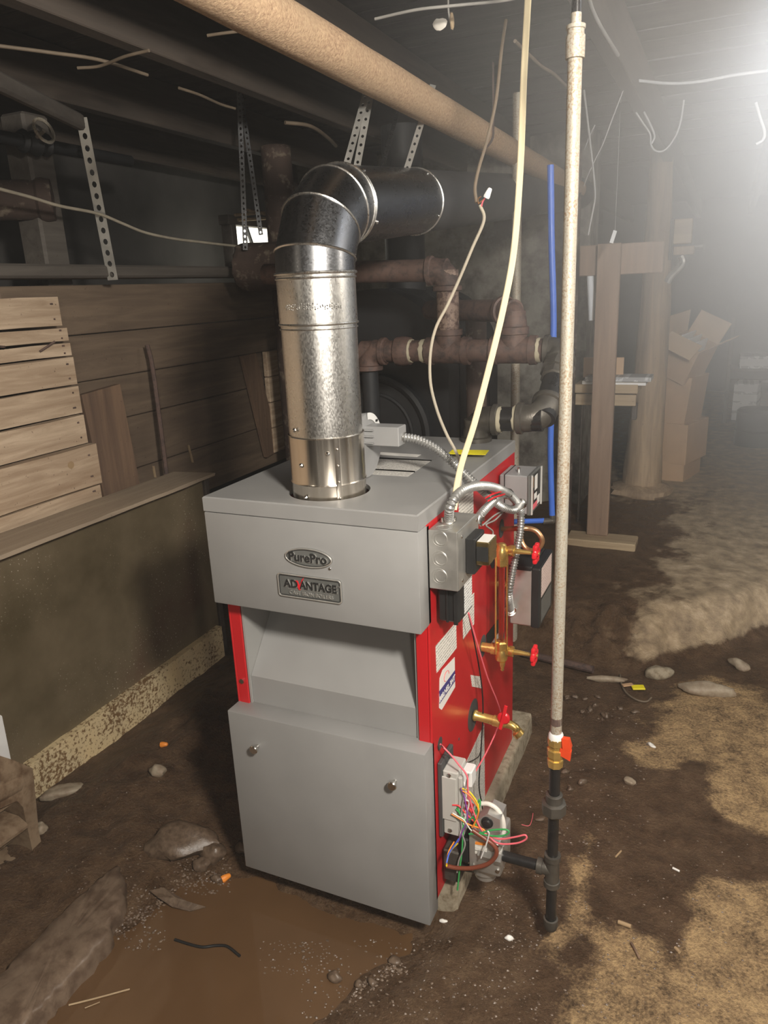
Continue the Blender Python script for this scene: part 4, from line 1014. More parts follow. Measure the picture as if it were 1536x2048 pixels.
mm = C.lerp(D, .70); mb = MB(); mb.lathe(mm - dg*.05, dg, [(0, .040), (.004, .045), (.03, .045), (.031, .052), (.058, .052), (.059, .045), (.09, .043)], 8); mb.build('union', M['cast'], sp_, 'eight-sided union')
elbow(MB(), D, dg, -xx, .045).build('elbow', M['cast'], sp_)
T1 = at(897, 695, y=YH); T1.z = HZ; T2 = at(1028, 695, y=YH); T2.z = HZ
hdr = MB().cyl(D, HL, RS, 20).build('header', M['rust'], sp_, 'rusty horizontal header')
def tee(T, L=.075, h=.07):
    mb = MB(); mb.lathe(T - xx*L, xx, [(0, .046), (.022, .047), (.023, .042), (2*L-.023, .042), (2*L-.022, .047), (2*L, .046)], 22); mb.lathe(T, up_, [(0, .041), (h-.02, .042), (h-.018, .048), (h, .048)], 22)
    return mb.build('tee', M['rust'], sp_, 'rusty tee')
tee(T1); tee(T2)
E1 = at(893, 540, y=YH); E1.x = T1.x
MB().cyl(T1, E1, RS, 20).build('upright_nipple', M['rust_lt'], sp_, 'worn pale rusty upright nipple')
elbow(MB(), E1, up_, -xx, .05).build('elbow', M['rust'], sp_, 'rusty elbow')
MB().cyl(E1, V((-1.0, YH+.04, E1.z+.02)), RS, 18).build('return_pipe', M['rust'], sp_)
E2 = at(1026, 622, y=YH); E2.x = T2.x
MB().cyl(T2, E2, RS, 20).build('upright_nipple', M['rust'], sp_)
dl = V((-1, .85, 0.0)).normalized()
elbow(MB(), E2, up_, dl, .05).build('elbow', M['rust'], sp_, 'rusty elbow')
MB().cyl(E2, E2 + dl*.55, RS, 18).build('branch_pipe', M['rust'], sp_)
for (p, q) in ((at(1078, 697, y=YH), xx), (at(848, 700, y=YH), xx), (at(822, 700, y=YH), xx)):
    p.z = HZ; dope(p, q, RS+.001 if p.x > -.2 else .038)
for p in (B + xx*.075, C - xx*.078): dope(p, xx, RS+.001)
dope(V((A.x, A.y, TOP+.006)), up_, RS+.002)
mb = MB(); q = at(805, 700, y=YH); q.z = HZ; mb.lathe(q - xx*.02, xx, [(0, .048), (.015, .05), (.03, .05), (.05, .046)], 22); q = at(765, 702, y=YH); q.z = HZ; mb.lathe(q-xx*.03, xx, [(0, .040), (.05, .040)], 22); mb.build('coupling', M['rust'], sp_, 'dark rusty coupling')
mb = MB(); q = at(738, 705, y=YH); q.z = HZ; elbow(mb, q, xx*-1, V((0, 0, -1)), .05); mb.build('elbow', M['rust'], sp_)
MB().cyl(q, V((q.x, q.y, .0)), .03, 16).build('down_pipe', M['soot'], sp_)
# upright pipes behind the boiler
def pole(px, py0, py1, y, r, mat, label, nm='upright_pipe', z0=None, z1=None, n=16):
    a = at(px, py0, y=y); zt_ = a.z if z1 is None else z1; zb_ = floor_z(a.x, y)-.02 if z0 is None else z0
    return MB().cyl((a.x, y, zb_), (a.x, y, zt_), r, n).build(nm, mat, label=label, cat='pipe')
pole(952, 640, 0, 1.42, .040, M['rust_lt'] if False else M['clump'], 'thick grey-brown upright pipe behind the rusty header', z1=1.5)
pole(889, 700, 0, 1.55, .020, M['galv_old'], 'thin pale upright pipe below the left rusty tee', z1=1.62)
pole(1034, 400, 0, 1.62, .0185, M['galv_old'], 'tall slim grey upright pipe between cream cable and blue tube', z1=2.285)
pole(1150, 420, 0, 2.9, .03, M['clump'], 'dark upright pipe just behind the pale gas pipe', z1=2.285)
# blue tube
bl = thing('blue_tube', at(1103, 1035, y=.95), 'bright blue plastic water tube hanging behind the boiler corner', 'water tube')
YB = 1.12
MB().tube(smooth_path([at(1101, 330, y=YB), at(1103, 480, y=YB), at(1107, 640, y=YB), at(1104, 780, y=YB), at(1101, 900, y=YB), at(1104, 1033, y=YB)]), .0105, 12).build('tube_length', M['blue_pex'], bl)
MB().tube([at(1096, 1041, y=YB), at(1040, 1043, y=YB-.1), at(985, 1046, y=YB-.2)], .0095, 12).build('tube_length', M['blue_pex'], bl)
mb = MB(); c = at(1104, 1041, y=YB); mb.sph(c, .0125, 10, 7); mb.cyl(c, c - xx*.03 + V((0, -.02, 0)), .0115, 10); mb.cyl(c, c + V((0, 0, .02)), .0115, 10); mb.build('elbow_fitting', M['cast'], bl, 'dark crimp elbow')

# old black boiler standing behind
ob = thing('old_boiler', (-.75, 1.9, 0), 'sooty old black boiler with a round door behind the new boiler', 'old boiler')
for k in range(5):
    y = 1.52+.15*k; n = 16; x0, x1, zt_ = -1.12, -.46, 1.62
    pts = [(x0, y, .0), (x1, y, .0)] + [((x0+x1)/2+(x1-x0)/2*math.cos(math.pi*j/n), y, zt_-.33+.33*math.sin(math.pi*j/n)) for j in range(n+1)]
    MB().prism(pts, (0, .135, 0)).build('section', M['soot'], ob)
mb = MB(); c = V((-.79, 1.50, 1.02)); mb.ring(c, (0, 1, 0), .24, .022, 40, 8); mb.ring(c, (0, 1, 0), .17, .012, 40, 8); mb.lathe(c+V((0, .02, 0)), (0, -1, 0), [(0, .23), (.02, .22), (.03, .15), (.035, 0)], 36, False); mb.build('round_door', M['soot'], ob)
MB().box((-1.0, 1.47, 1.33), (-.62, 1.52, 1.40), .008).build('lintel_plate', M['soot'], ob)
MB().cyl((-.79, 1.9, 1.6), (-.79, 1.9, 2.285), .09, 24).build('smoke_neck', M['soot'], ob)

# ------------------------------------------------------------------ big lagged pipe under the joists
d0 = at(712, 131, x=-.225); LZ = d0.z; dep = (d0-CAMP).dot(CAMF); LR = 40*dep/FPX
lp = MB(); n = 120; m_ = 28; yA, yZ = -1.9, 3.0
for i in range(n+1):
    y = yA + (yZ-yA)*i/n
    for j in range(m_):
        a = 2*math.pi*j/m_; q = LR*(1 + (float(fbm(np.array(y*1.0), np.array(a), 7, 13, 3))-.5)*.06)
        lp.v.append((-.225+q*math.cos(a), y, LZ+q*math.sin(a)))
for i in range(n):
    for j in range(m_): lp.f.append((i*m_+j, i*m_+(j+1) % m_, (i+1)*m_+(j+1) % m_, (i+1)*m_+j))
lp.f += [tuple(range(m_)), tuple(n*m_+j for j in range(m_))[::-1]]
lp_ = thing('lagged_pipe', (-.225, .5, LZ), 'thick tan fuzzy lagged pipe running under the ceiling joists', 'lagged pipe')
lp.build('lagging', M['lag'], lp_)
for y in (-.9, 1.2, 2.6):
    MB().flat([V((-.225-LR-.001, y, LZ))] + [V((-.225-(LR+.002)*math.cos(a), y, LZ-(LR+.002)*math.sin(a))) for a in np.linspace(0, math.pi, 14)] + [V((-.225+LR+.001, y, 2.29))], .02, .0015, (0, 1, 0)).build('hanger_band', M['rust'], lp_)

# ------------------------------------------------------------------ perforated straps
def strap(a, b, w, nwaves, label, mat, wdir, sag=0.0, tail=None, pitch=.0225):
    a, b = V(a), V(b); L = (b-a).length; k = max(3, int(L/pitch)); t_ = (b-a).normalized(); u = (V(wdir)-t_*V(wdir).dot(t_)).normalized(); nrm = t_.cross(u)
    mb = MB(); th = .0012; step = L/k; hr = w*.22
    for i in range(k):
        o = a + t_*step*(i+.5) + nrm*sag*math.sin(math.pi*(i+.5)/k); q = 8
        hexa = [(hr*math.cos(2*math.pi*j/q), min(hr*1.25, step*.3)*math.sin(2*math.pi*j/q)) for j in range(q)]
        sq = []
        for j in range(q):
            an = 2*math.pi*j/q; c_, s_ = math.cos(an), math.sin(an); m2 = max(abs(c_), abs(s_)); pinch = 1.0
            sq.append((w/2*c_/m2, step/2*s_/m2*1.001))
        vs = []
        for off in (0, th):
            for (x_, y_) in hexa + sq: vs.append(o + u*x_ + t_*y_ + nrm*off)
        fs = []
        for j in range(q):
            j2 = (j+1) % q
            fs += [(j, j2, q+j2, q+j), (2*q+j, 3*q+j, 3*q+j2, 2*q+j2), (j, 2*q+j, 2*q+j2, j2), (q+j, q+j2, 3*q+j2, 3*q+j)]
        mb.add(vs, fs)
    return mb.build('hanger_strap', mat, label=label, cat='strap', sharp=30)
wdv = CAMX
def sk(p0, y0, p1, y1, w, lab, mat=None): return strap(at(*p0, y=y0), at(*p1, y=y1), w, 0, lab, mat or M['galv_dk'], wdv)
sk((748, 130), .52, (677, 390), .29, .017, 'perforated steel strap holding the flue, leftmost of the four behind the lagged pipe', M['galv_box'])
sk((752, 130), .54, (704, 386), .37, .017, 'perforated steel strap holding the flue, second from the left behind the lagged pipe', M['galv_box'])
sk((816, 150), .80, (749, 388), .53, .012, 'dim narrow perforated strap, third from the left over the flue', M['galv_dk'])
sk((866, 170), .78, (797, 392), .63, .017, 'crinkled perforated strap, rightmost of the four over the flue', M['galv_box'])
strap(at(163, 235, x=-1.615), at(226, 560, x=-1.63), .040, 0, 'wide perforated strap hanging to the sill beam on the left', M['galv_box'], wdv, pitch=.038)
YW = 1.62
strap(at(476, 130, y=YW), at(491, 500, y=YW), .022, 0, 'dark perforated strap hanging in front of the bright window', M['galv_dk'], wdv)
strap(at(482, 190, y=YW+.05), at(522, 470, y=YW+.05), .020, 0, 'dark perforated strap slanting right above the bright window', M['galv_dk'], wdv)
# crusted lagged pipe end behind the flue
c0 = at(500, 536, y=1.72); mb = MB(); n = 22; prof = [(0, .02), (.004, .085), (.02, .105), (.05, .108), (.12, .106), (.3, .104), (.55, .104)]
mb.lathe(c0 + V((-.06, -.0, 0)), (1, .12, 0), prof, n)
mb.v = [(v[0]+rng.uniform(-.006, .006), v[1]+rng.uniform(-.006, .006), v[2]+rng.uniform(-.006, .006)) for v in mb.v]
mb.build('crusted_pipe_end', M['clump'], label='dark crusted end of a thick lagged pipe below the bright window', cat='pipe', sharp=50)
# window in the left wall
WX = -1.98; wq = [at(*p, x=WX) for p in ((470, 450), (548, 450), (548, 512), (470, 512))]
wn = thing('window_1', (WX, 2.3, 1.85), None, None, None, 'structure')
y0, y1, z0, z1 = wq[0].y, wq[1].y, wq[3].z-.06, wq[0].z
MB().box((WX-.05, y0, z0), (WX-.045, y1, z1)).build('pane', M['daylight'], wn)
MB().box((WX-.06, y0-.07, z1), (WX+.01, y1+.07, z1+.05), .004).build('window_frame', M['beam'], wn); MB().box((WX-.06, y0-.06, z0-.05), (WX+.01, y1+.06, z0), .004).build('window_frame', M['beam'], wn)
MB().box((WX-.06, y0-.05, z0), (WX+.01, y0, z1), .004).build('window_frame', M['beam'], wn); MB().box((WX-.06, y1, z0), (WX+.01, y1+.05, z1), .004).build('window_frame', M['beam'], wn)
a = at(492, 452, x=WX-.02); b = at(508, 500, x=WX-.02); MB().flat([a, b], .012, .02, (0, 1, 0)).build('glazing_bar', M['ink'], wn)
for k, (p, q) in enumerate((((470, 430), (540, 424)), ((476, 440), (545, 436)), ((495, 420), (545, 432)))):
    MB().cyl(at(*p, x=WX+.04), at(*q, x=WX+.04), .008, 8).build('window_lath', M['pale_wood'], wn)
# upright stack pipe behind the elbow, pipes in the dark corner
vp = at(556, 360, y=1.95); MB().cyl((vp.x, 1.95, -.02), (vp.x, 1.95, 2.285), .072, 20).build('stack_pipe', M['clump'], label='dark thick upright pipe rising behind the flue elbow', cat='pipe')
pp = at(80, 430, x=-1.86)
MB().box((pp.x-.06, pp.y-.06, .0), (pp.x+.06, pp.y+.06, 2.285), .01).build('corner_post', M['beam'], label='dark square timber post in the far left corner', cat='post')
pe = at(108, 400, x=-1.78); mb = MB(); mb.lathe(pe, (-1, -.9, 0), [(0, .03), (.004, .072), (.03, .078), (.05, .078), (.06, .07), (.5, .07)], 22); mb.build('drain_pipe', M['clump'], label='dark drain pipe with a hub end above the left cable', cat='pipe')
vv = at(62, 285, x=-1.75); vl = thing('old_valve', vv, 'dim old valve and pipe near the upper left corner', 'valve')
MB().lathe(vv - V((0, .05, 0)), (0, 1, 0), [(0, .03), (.015, .04), (.03, .03), (.07, .045), (.1, .03), (.115, .04), (.13, .03)], 14).build('valve_body', M['soot'], vl); MB().cyl(vv - V((0, .9, 0)), vv + V((0, .5, 0)), .022, 12).build('pipe_run', M['soot'], vl)
mb = MB(); mb.ring(vv + V((.07, 0, .03)), (1, 0, .3), .04, .006, 24, 6); mb.cyl(vv, vv + V((.07, 0, .03)), .007, 8); mb.build('handwheel', M['galv_old'], vl)
br = [at(0, 165, x=-1.25), at(160, 244, x=-1.45)]; MB().flat([br[0] + (br[0]-br[1])*.8, br[0], br[1]], .05, .03, (0, 0, 1)).build('brace', M['beam'], label='dusty sloping timber brace under the joists at upper left', cat='brace')

# ------------------------------------------------------------------ cables and wires
def wire(name, pts, r, mat, label, cat, group=None, n=8, sub=6): return MB().tube(smooth_path(pts, sub), r, n).build(name, M[mat] if isinstance(mat, str) else mat, label=label, cat=cat, group=group, sharp=60)
def pix(lst, **kw): return [at(px, py, **kw) for px, py in lst]
cc = thing('cream_cable', at(913, 985, x=.03), 'flat cream cable dropping from the ceiling into the control box', 'cable')
pts = [at(1062, -110, y=.42), at(1056, 0, y=.36), at(1048, 150, y=.32), at(1041, 330, y=.29), at(1028, 500, y=.26), at(1006, 620, y=.235), at(977, 740, y=.21), at(948, 850, y=.185), at(924, 925, y=.17), at(913, 975, x=.034), at(908, 1020, x=.036)]
MB().flat(smooth_path(pts), .0135, .0062, (1, .15, 0)).build('cable_sheath', M['cream'], cc)
wire('wall_cable', pix([(-40, 366), (0, 378), (60, 394), (120, 412), (195, 427), (245, 447), (290, 465), (345, 477), (400, 484), (478, 493)], x=-1.60), .0058, 'pale_wire', 'pale cable drooping across the dark upper left to the window', 'cable')
hw_ = thing('hanging_wire', at(960, 400, y=.34), 'thin dusty wire hanging with stripped ends and a white wire nut', 'wire')
MB().tube(smooth_path([at(1012, 40, y=.5), at(1003, 100, y=.46), at(992, 200, y=.42), at(974, 280, y=.39), at(958, 335, y=.36), at(950, 375, y=.34), at(953, 405, y=.33)]), .0038, 8).build('upper_wire', M['dusty_wire'], hw_)
MB().tube(smooth_path([at(960, 410, y=.33), at(968, 440, y=.33), at(945, 495, y=.32), at(920, 555, y=.31), at(895, 610, y=.30), at(872, 655, y=.29), at(861, 705, y=.28), at(861, 765, y=.27), at(874, 820, y=.26), at(893, 868, y=.25), at(910, 900, y=.235), at(921, 930, y=.215), at(920, 970, x=.03), at(912, 1015, x=.034)]), .0036, 8).build('lower_wire', M['pale_wire'], hw_)
for q in ((956, 398), (962, 403), (968, 398)): MB().tube(smooth_path([at(957, 408, y=.33), at(*q, y=.325), at(q[0]+6, q[1]-5, y=.322)]), .0012, 6).build('stripped_end', M['copper'], hw_)
MB().tube(smooth_path([at(962, 416, y=.33), at(966, 402, y=.325), at(973, 393, y=.32)]), .0018, 6).build('red_lead', M['w_pink'], hw_)
MB().lathe(at(972, 396, y=.32), at(980, 378, y=.32)-at(972, 396, y=.32), [(0, .0065), (.004, .0075), (.02, .005), (.022, .003)], 8).build('wire_nut', M['white_plastic'], hw_, 'white wire nut')

def conduit(nm, pts, label, r=.0110, pitch=.0078):
    base = smooth_path(pts, 14); L = 0; acc = [0]
    for i in range(1, len(base)): L += (base[i]-base[i-1]).length; acc.append(L)
    k = int(L/(pitch/4)); out = []; j = 0
    for i in range(k+1):
        s_ = L*i/k
        while j < len(acc)-2 and acc[j+1] < s_: j += 1
        f_ = (s_-acc[j])/max(acc[j+1]-acc[j], 1e-9); out.append(base[j].lerp(base[j+1], min(1, f_)))
    rf = [r*(1 if i % 4 in (0, 1) else (.80 if i % 4 == 2 else .72)) for i in range(k+1)]
    t_ = thing(nm, pts[0], label, 'conduit')
    MB().tube(out, rf, 12).build('metal_hose', M['hose'], t_)
    for e, d in ((pts[0], out[4]-out[0]), (pts[-1], out[-5]-out[-1])):
        mb = MB(); mb.lathe(e - d.normalized()*.008, d, [(0, .0105), (.002, .0155), (.008, .0155), (.0085, .0125), (.022, .013), (.0225, .0118)], 12)
        u, v, w = frame_from(d)
        for s_ in (-1, 1): mb.obox(e + w*.012 + u*.0145*s_, (.005, .005, .012), .001)
        mb.build('connector', M['chrome'], t_)
    return t_
conduit('metal_conduit', [at(897, 1045, z=1.112), at(901, 1012, x=.046), at(921, 984, x=.058), at(955, 972, x=.066), at(990, 975, x=.072), at(1020, 990, x=.076), at(1040, 1018, x=.080), at(1041, 1060, x=.084), at(1033, 1105, x=.080), at(1024, 1150, x=.074), at(1018, 1190, x=.070), at(1021, 1222, y=.58)], 'ribbed metal conduit arching from the control box to the water control')
conduit('metal_conduit', [at(799, 873, y=.29), at(835, 879, y=.29), at(872, 897, y=.29), at(906, 925, y=.29), at(940, 958, y=.30), at(975, 990, y=.34), at(1002, 1012, y=.40), at(1028, 1020, y=.46), at(1042, 1008, y=.56)], 'ribbed metal conduit from the vent damper across the lid edge')
conduit('metal_conduit', [at(953, 1044, x=.05), at(962, 1028, x=.055), at(985, 1004, x=.06), at(1001, 990, x=.065), at(1015, 988, x=.07)], 'short ribbed metal conduit from the control box to the pressure control')
for p in ((988, 996), (983, 990)): MB().flat([at(p[0]-12, p[1]+6, x=.075), at(p[0], p[1]-1, x=.078), at(p[0]+22, p[1]-8, x=.08)], .004, .002, (0, 0, 1)).build('red_clip', M['red_plastic'], label='red plastic anti-short bushing at the crossing conduits, ' + ('upper one' if p[0] == 983 else 'lower one'), cat='bushing')
wire('grey_wire', pix([(966, 1050), (990, 1030), (1005, 1024), (990, 1040), (972, 1050), (985, 1062), (984, 1076), (972, 1088)], x=.06), .0022, 'grey_wire', 'looped grey wires tied beside the transformer', 'wire')
# wires on the side and around the gas valve
wire('red_wire', pix([(937, 1226), (955, 1290), (975, 1355), (995, 1405), (1001, 1432), (990, 1468), (970, 1510), (948, 1548), (936, 1570), (938, 1610), (952, 1650), (966, 1672)], x=.05), .0023, 'w_pink', 'long pinkish red wire from the relay down to the gas valve', 'wire')
wire('black_wire', pix([(937, 1228), (950, 1290), (962, 1360), (966, 1420), (962, 1500), (958, 1570), (964, 1610), (968, 1645)], x=.03), .002, 'w_black', 'long thin black wire hanging beside the red one', 'wire')
wire('pink_wire', pix([(880, 1488), (900, 1508), (918, 1530), (934, 1552), (936, 1580), (946, 1620), (962, 1658), (978, 1670), (1000, 1678), (1030, 1674), (1050, 1670), (1052, 1678), (1035, 1686), (1005, 1688), (988, 1682), (975, 1668)], y=.07), .0022, 'w_pink', 'pink wire looping out past the gas valve', 'wire')
wire('black_wire', pix([(882, 1490), (905, 1516), (930, 1526), (955, 1515), (962, 1502)], x=.02), .0014, 'w_black', 'short black wire drooping above the ignition module', 'wire')
wire('green_wire', pix([(938, 1668), (960, 1666), (985, 1660), (1010, 1659), (1018, 1664), (1008, 1671), (985, 1672), (960, 1667)], y=.068), .0022, 'w_green', 'green wire looping over the gas valve', 'wire')
wire('green_wire', pix([(915, 1615), (922, 1632), (935, 1640), (950, 1630), (960, 1610), (958, 1600), (948, 1635), (955, 1655)], y=.074), .002, 'w_green', 'green wire curling in front of the module', 'wire')
wire('yellow_wire', pix([(921, 1577), (934, 1580), (946, 1592), (957, 1612), (955, 1632), (948, 1650)], y=.073), .002, 'w_yellow', 'yellow wire leaving the connector block', 'wire')
wire('red_wire', pix([(905, 1610), (918, 1612), (930, 1625), (945, 1640), (958, 1652), (970, 1664)], y=.076), .002, 'w_red', 'bright red wire from a spade terminal to the gas valve', 'wire')
wire('green_wire', pix([(912, 1618), (922, 1630), (926, 1650), (924, 1700), (919, 1740), (915, 1780)], y=.074), .0022, 'w_green', 'green wire dropping past the manifold to the floor', 'wire')
wire('white_wire', pix([(905, 1626), (915, 1632), (928, 1640), (940, 1658), (952, 1668)], y=.070), .0018, 'w_white', 'white wire from the lowest terminal to the gas valve', 'wire')
wire('yellow_wire', pix([(925, 1582), (938, 1590), (950, 1605), (957, 1622), (952, 1640), (944, 1655)], y=.069), .0018, 'w_orange', 'orange-yellow wire bowing out from the connector block', 'wire')
wire('yellow_wire', pix([(915, 1687), (902, 1700), (894, 1718), (893, 1732)], x=.05), .0024, 'w_yellow', 'yellow wire running down to the burner', 'wire')
wire('blue_wire', pix([(923, 1586), (926, 1610), (930, 1640), (928, 1660), (912, 1686), (899, 1705), (893, 1726)], x=.055), .002, 'w_blue', 'blue wire under the connector block', 'wire')
wire('orange_wire', pix([(903, 1628), (920, 1638), (940, 1650), (965, 1658), (972, 1666)], y=.071), .002, 'w_orange', 'orange wire crossing to the gas valve', 'wire')
wire('orange_wire', pix([(908, 1684), (897, 1704), (893, 1728)], x=.052), .0018, 'w_orange', 'orange wire running down to the burner', 'wire')
wire('white_wire', pix([(926, 1600), (938, 1604), (932, 1630), (924, 1655), (918, 1680)], y=.074), .002, 'w_white', 'white wire bundled below the connector', 'wire')
wire('purple_wire', pix([(922, 1576), (930, 1600), (935, 1640), (925, 1662), (916, 1684)], y=.072), .002, 'w_purple', 'purple wire bundled below the connector', 'wire')
wire('grey_wire', pix([(937, 1548), (930, 1580), (923, 1625), (924, 1665), (930, 1690), (918, 1720), (914, 1745)], y=.073), .002, 'grey_wire', 'grey wire running down past the module', 'wire')
wire('brown_cable', pix([(893, 1732), (915, 1736), (945, 1736), (975, 1728), (990, 1714), (993, 1700), (985, 1688), (968, 1676), (945, 1660)], y=.068), .0055, 'w_brown', 'thick brown ignition lead looping under the gas valve', 'cable')
wire('white_hose', pix([(962, 1607), (978, 1608), (994, 1618), (1005, 1636), (1008, 1658), (1006, 1672)], y=.125), .0058, 'w_white', 'pale flexible tube arching over the gas valve', 'tube')
wire('cable_tie', pix([(975, 1662), (978, 1668), (972, 1690), (962, 1716)], y=.062), .0018, 'white_plastic', 'white cable tie hanging from the wire bundle', 'cable tie')
# ceiling wires
def wj(nm, lst, z, r, mat, lab): return wire(nm, pix(lst, z=z), r*.62, mat, lab, 'wire')
wj('ceiling_wire', [(-60, 84), (0, 92), (100, 105), (200, 120), (295, 150)], 2.272, .008, 'dusty_wire', 'tan cable along the joists at the upper left edge')
wj('ceiling_wire', [(155, 136), (200, 132), (250, 113), (298, 101)], 2.262, .007, 'dusty_wire', 'short tan cable crossing another at the upper left')
wj('ceiling_wire', [(358, 176), (400, 190), (440, 208), (470, 217)], 2.27, .0075, 'dusty_wire', 'short tan cable stapled left of the straps')
wj('ceiling_wire', [(415, 71), (450, 66), (520, 58)], 2.27, .0065, 'dusty_wire', 'short wire stub beside the lagged pipe at the top')
wj('ceiling_wire', [(750, 38), (830, 20), (900, 12), (1000, 2), (1060, -10)], 2.275, .006, 'grey_wire', 'grey wire across the ceiling at the top middle')
wj('ceiling_wire', [(570, 245), (620, 252), (655, 275), (672, 292)], 2.26, .012, 'dusty_wire', 'pale curved cable on the ceiling above the flue')
wj('ceiling_wire', [(1030, 82), (1080, 130), (1110, 150), (1150, 190)], 2.27, .008, 'dusty_wire', 'pale cable crossing behind the cream cable at the top')
wj('ceiling_wire', [(1170, -30), (1185, 20), (1205, 60), (1236, 110)], 2.27, .009, 'dim_wire', 'white cable slanting at the top right of the gas pipe')
def wy(nm, lst, y, r, mat, lab): return wire(nm, pix(lst, y=y), r*.68, mat, lab, 'wire')
wy('loop_wire', [(1272, 225), (1285, 245), (1300, 268), (1302, 290), (1312, 302), (1330, 300), (1350, 275), (1362, 240), (1368, 200)], 2.0, .005, 'dim_wire', 'white wire hanging in a loop at the upper right')
wy('loop_wire', [(1288, 224), (1300, 248), (1309, 272), (1303, 288)], 2.02, .006, 'dim_wire', 'short white wire beside the hanging loop')
wy('loop_wire', [(1512, 205), (1520, 235), (1529, 262), (1526, 280), (1512, 288)], 1.7, .007, 'dim_wire', 'curled white wire end at the right edge')
wy('loop_wire', [(1265, 160), (1340, 167), (1400, 163), (1470, 150), (1560, 138)], 1.9, .008, 'dim_wire', 'white cable sagging to the upper right edge')
wy('loop_wire', [(1262, 140), (1222, 245), (1205, 290), (1190, 320), (1175, 352), (1168, 372)], 1.8, .0035, 'dim_wire', 'thin white wire right of the gas pipe, longer one')
wy('loop_wire', [(1190, 250), (1178, 275), (1168, 300)], 1.8, .0035, 'dim_wire', 'thin white wire right of the gas pipe, shorter one')
wy('loop_wire', [(1168, 180), (1182, 300), (1188, 355), (1190, 395), (1184, 430), (1176, 470)], 1.7, .0055, 'dim_wire', 'white wire hanging just right of the gas pipe')
ho = thing('hanging_tags', at(888, 45, y=.75), 'two pale scraps hanging from a nail under the ceiling', 'scrap')
MB().tube(smooth_path(pix([(896, -20), (897, 20), (900, 40), (904, 55)], y=.75)), .0025, 6).build('wire_hook', M['grey_wire'], ho)
for c_, s_, q in (((880, 48), (.020, .006, .014), 0.3), ((904, 42), (.006, .008, .020), 0)): MB().sph(at(*c_, y=.75), s_, 10, 7, .15, rng).build('paper_scrap', M['w_white'] if q else M['pale_wood'], ho)

# ------------------------------------------------------------------ far right: posts, shelf, boxes
YP = 2.70
fp = thing('flat_post', at(1192, 1085, y=YP), 'brown flat wooden post standing on a short plank', 'post')
a0, a1, b0, b1 = at(1205, 500, y=YP), at(1244, 500, y=YP), at(1172, 1086, y=YP), at(1214, 1086, y=YP)
pxc = ((a0.x+b0.x)/2, (a1.x+b1.x)/2); zb_ = floor_z(.0, YP)+.035
MB().box((b0.x, YP, zb_), (b1.x, YP+.045, a0.z+.03), .004).build('post_board', M['post'], fp)
fx0, fx1 = at(1140, 1100, y=YP).x, at(1278, 1100, y=YP).x
MB().box((b0.x-.10, YP-.10, zb_-.05), (b1.x+.16, YP+.06, zb_), .006).build('foot_plank', M['pale_wood'], label='worn pale plank lying under the flat wooden post', cat='plank')
hb0, hb1 = at(1160, 492, y=YP+.05), at(1325, 545, y=YP+.05)
MB().box((hb0.x, YP+.046, hb1.z), (hb1.x, YP+.085, hb0.z), .004).build('cross_board', M['post'], label='brown cross board fixed behind the top of the flat post', cat='board')
YL = 3.85
lg = MB(); c0 = at(1288, 985, y=YL); c1 = at(1318, 240, y=YL); n = 26; m_ = 22; zl0 = floor_z(c0.x, YL)-.03; cxm = .5*(c0.x+c1.x)
for i in range(n+1):
    f_ = i/n; z = zl0+(2.46-zl0)*f_; r_ = .128*(1-f_)+.062*f_
    for j in range(m_):
        a = 2*math.pi*j/m_; q = r_*(1+(float(fbm(np.array(z), np.array(a*.8), 3.5, 29, 4))-.5)*.28)
        lg.v.append((cxm+.02*math.sin(3*f_)+q*math.cos(a), YL+q*math.sin(a), z))
for i in range(n):
    for j in range(m_): lg.f.append((i*m_+j, i*m_+(j+1) % m_, (i+1)*m_+(j+1) % m_, (i+1)*m_+j))
lg.f += [tuple(range(m_))[::-1], tuple(n*m_+j for j in range(m_))]
lg.build('log_post', M['log'], label='thick rough log post tapering up to the ceiling', cat='post', sharp=50)
MB().sph((cxm, YL-.03, floor_z(cxm, YL)+.02), (.21, .19, .07), 18, 8, .12, rng).build('post_footing', M['log'], label='rough wooden footing around the foot of the log', cat='footing')
YSH = 2.98
sh = thing('shelf', at(1210, 800, y=YSH), 'rough pale wooden shelf beside the flat post', 'shelf')
def bx_px(nm, x0, x1, y0, y1, Y, dep, mat, parent, bev=.003, lab=None):
    a, b = at(x0, y1, y=Y), at(x1, y0, y=Y); return MB().box((a.x, Y, a.z), (b.x, Y+dep, b.z), bev).build(nm, mat, parent, lab)
bx_px('shelf_board', 1148, 1276, 770, 786, YSH, .2, M['pale_wood'], sh); bx_px('shelf_rail', 1150, 1272, 790, 810, YSH+.02, .03, M['pale_wood'], sh); bx_px('bracket_leg', 1152, 1166, 786, 1090, YSH+.05, .05, M['joist'], sh)
bx_px('bracket_leg', 1262, 1274, 808, 840, YSH+.05, .05, M['joist'], sh)
def solo(nm, x0, x1, y0, y1, Y, dep, mat, lab, cat, rot=0, bev=.004, group=None):
    a, b = at(x0, y1, y=Y), at(x1, y0, y=Y); c = V(((a.x+b.x)/2, Y+dep/2, (a.z+b.z)/2)); Rm = Matrix.Rotation(math.radians(rot), 3, 'Z')
    return MB().obox(c, (b.x-a.x, dep, b.z-a.z), bev, Rm).build(nm, mat, label=lab, cat=cat, group=group)
solo('magazine', 1164, 1292, 763, 770, YSH+.01, .16, M['paper'], 'white magazine lying on the shelf, lower of two', 'magazine', 0, .001)
solo('magazine', 1170, 1302, 755, 763, YSH-.01, .17, M['carton_w'], 'grey-printed magazine on top of the other on the shelf', 'magazine', 0, .001)
solo('cardboard_scrap', 1166, 1248, 715, 755, YSH+.12, .02, M['card'], 'piece of brown cardboard standing on the shelf', 'cardboard', 0, .002)
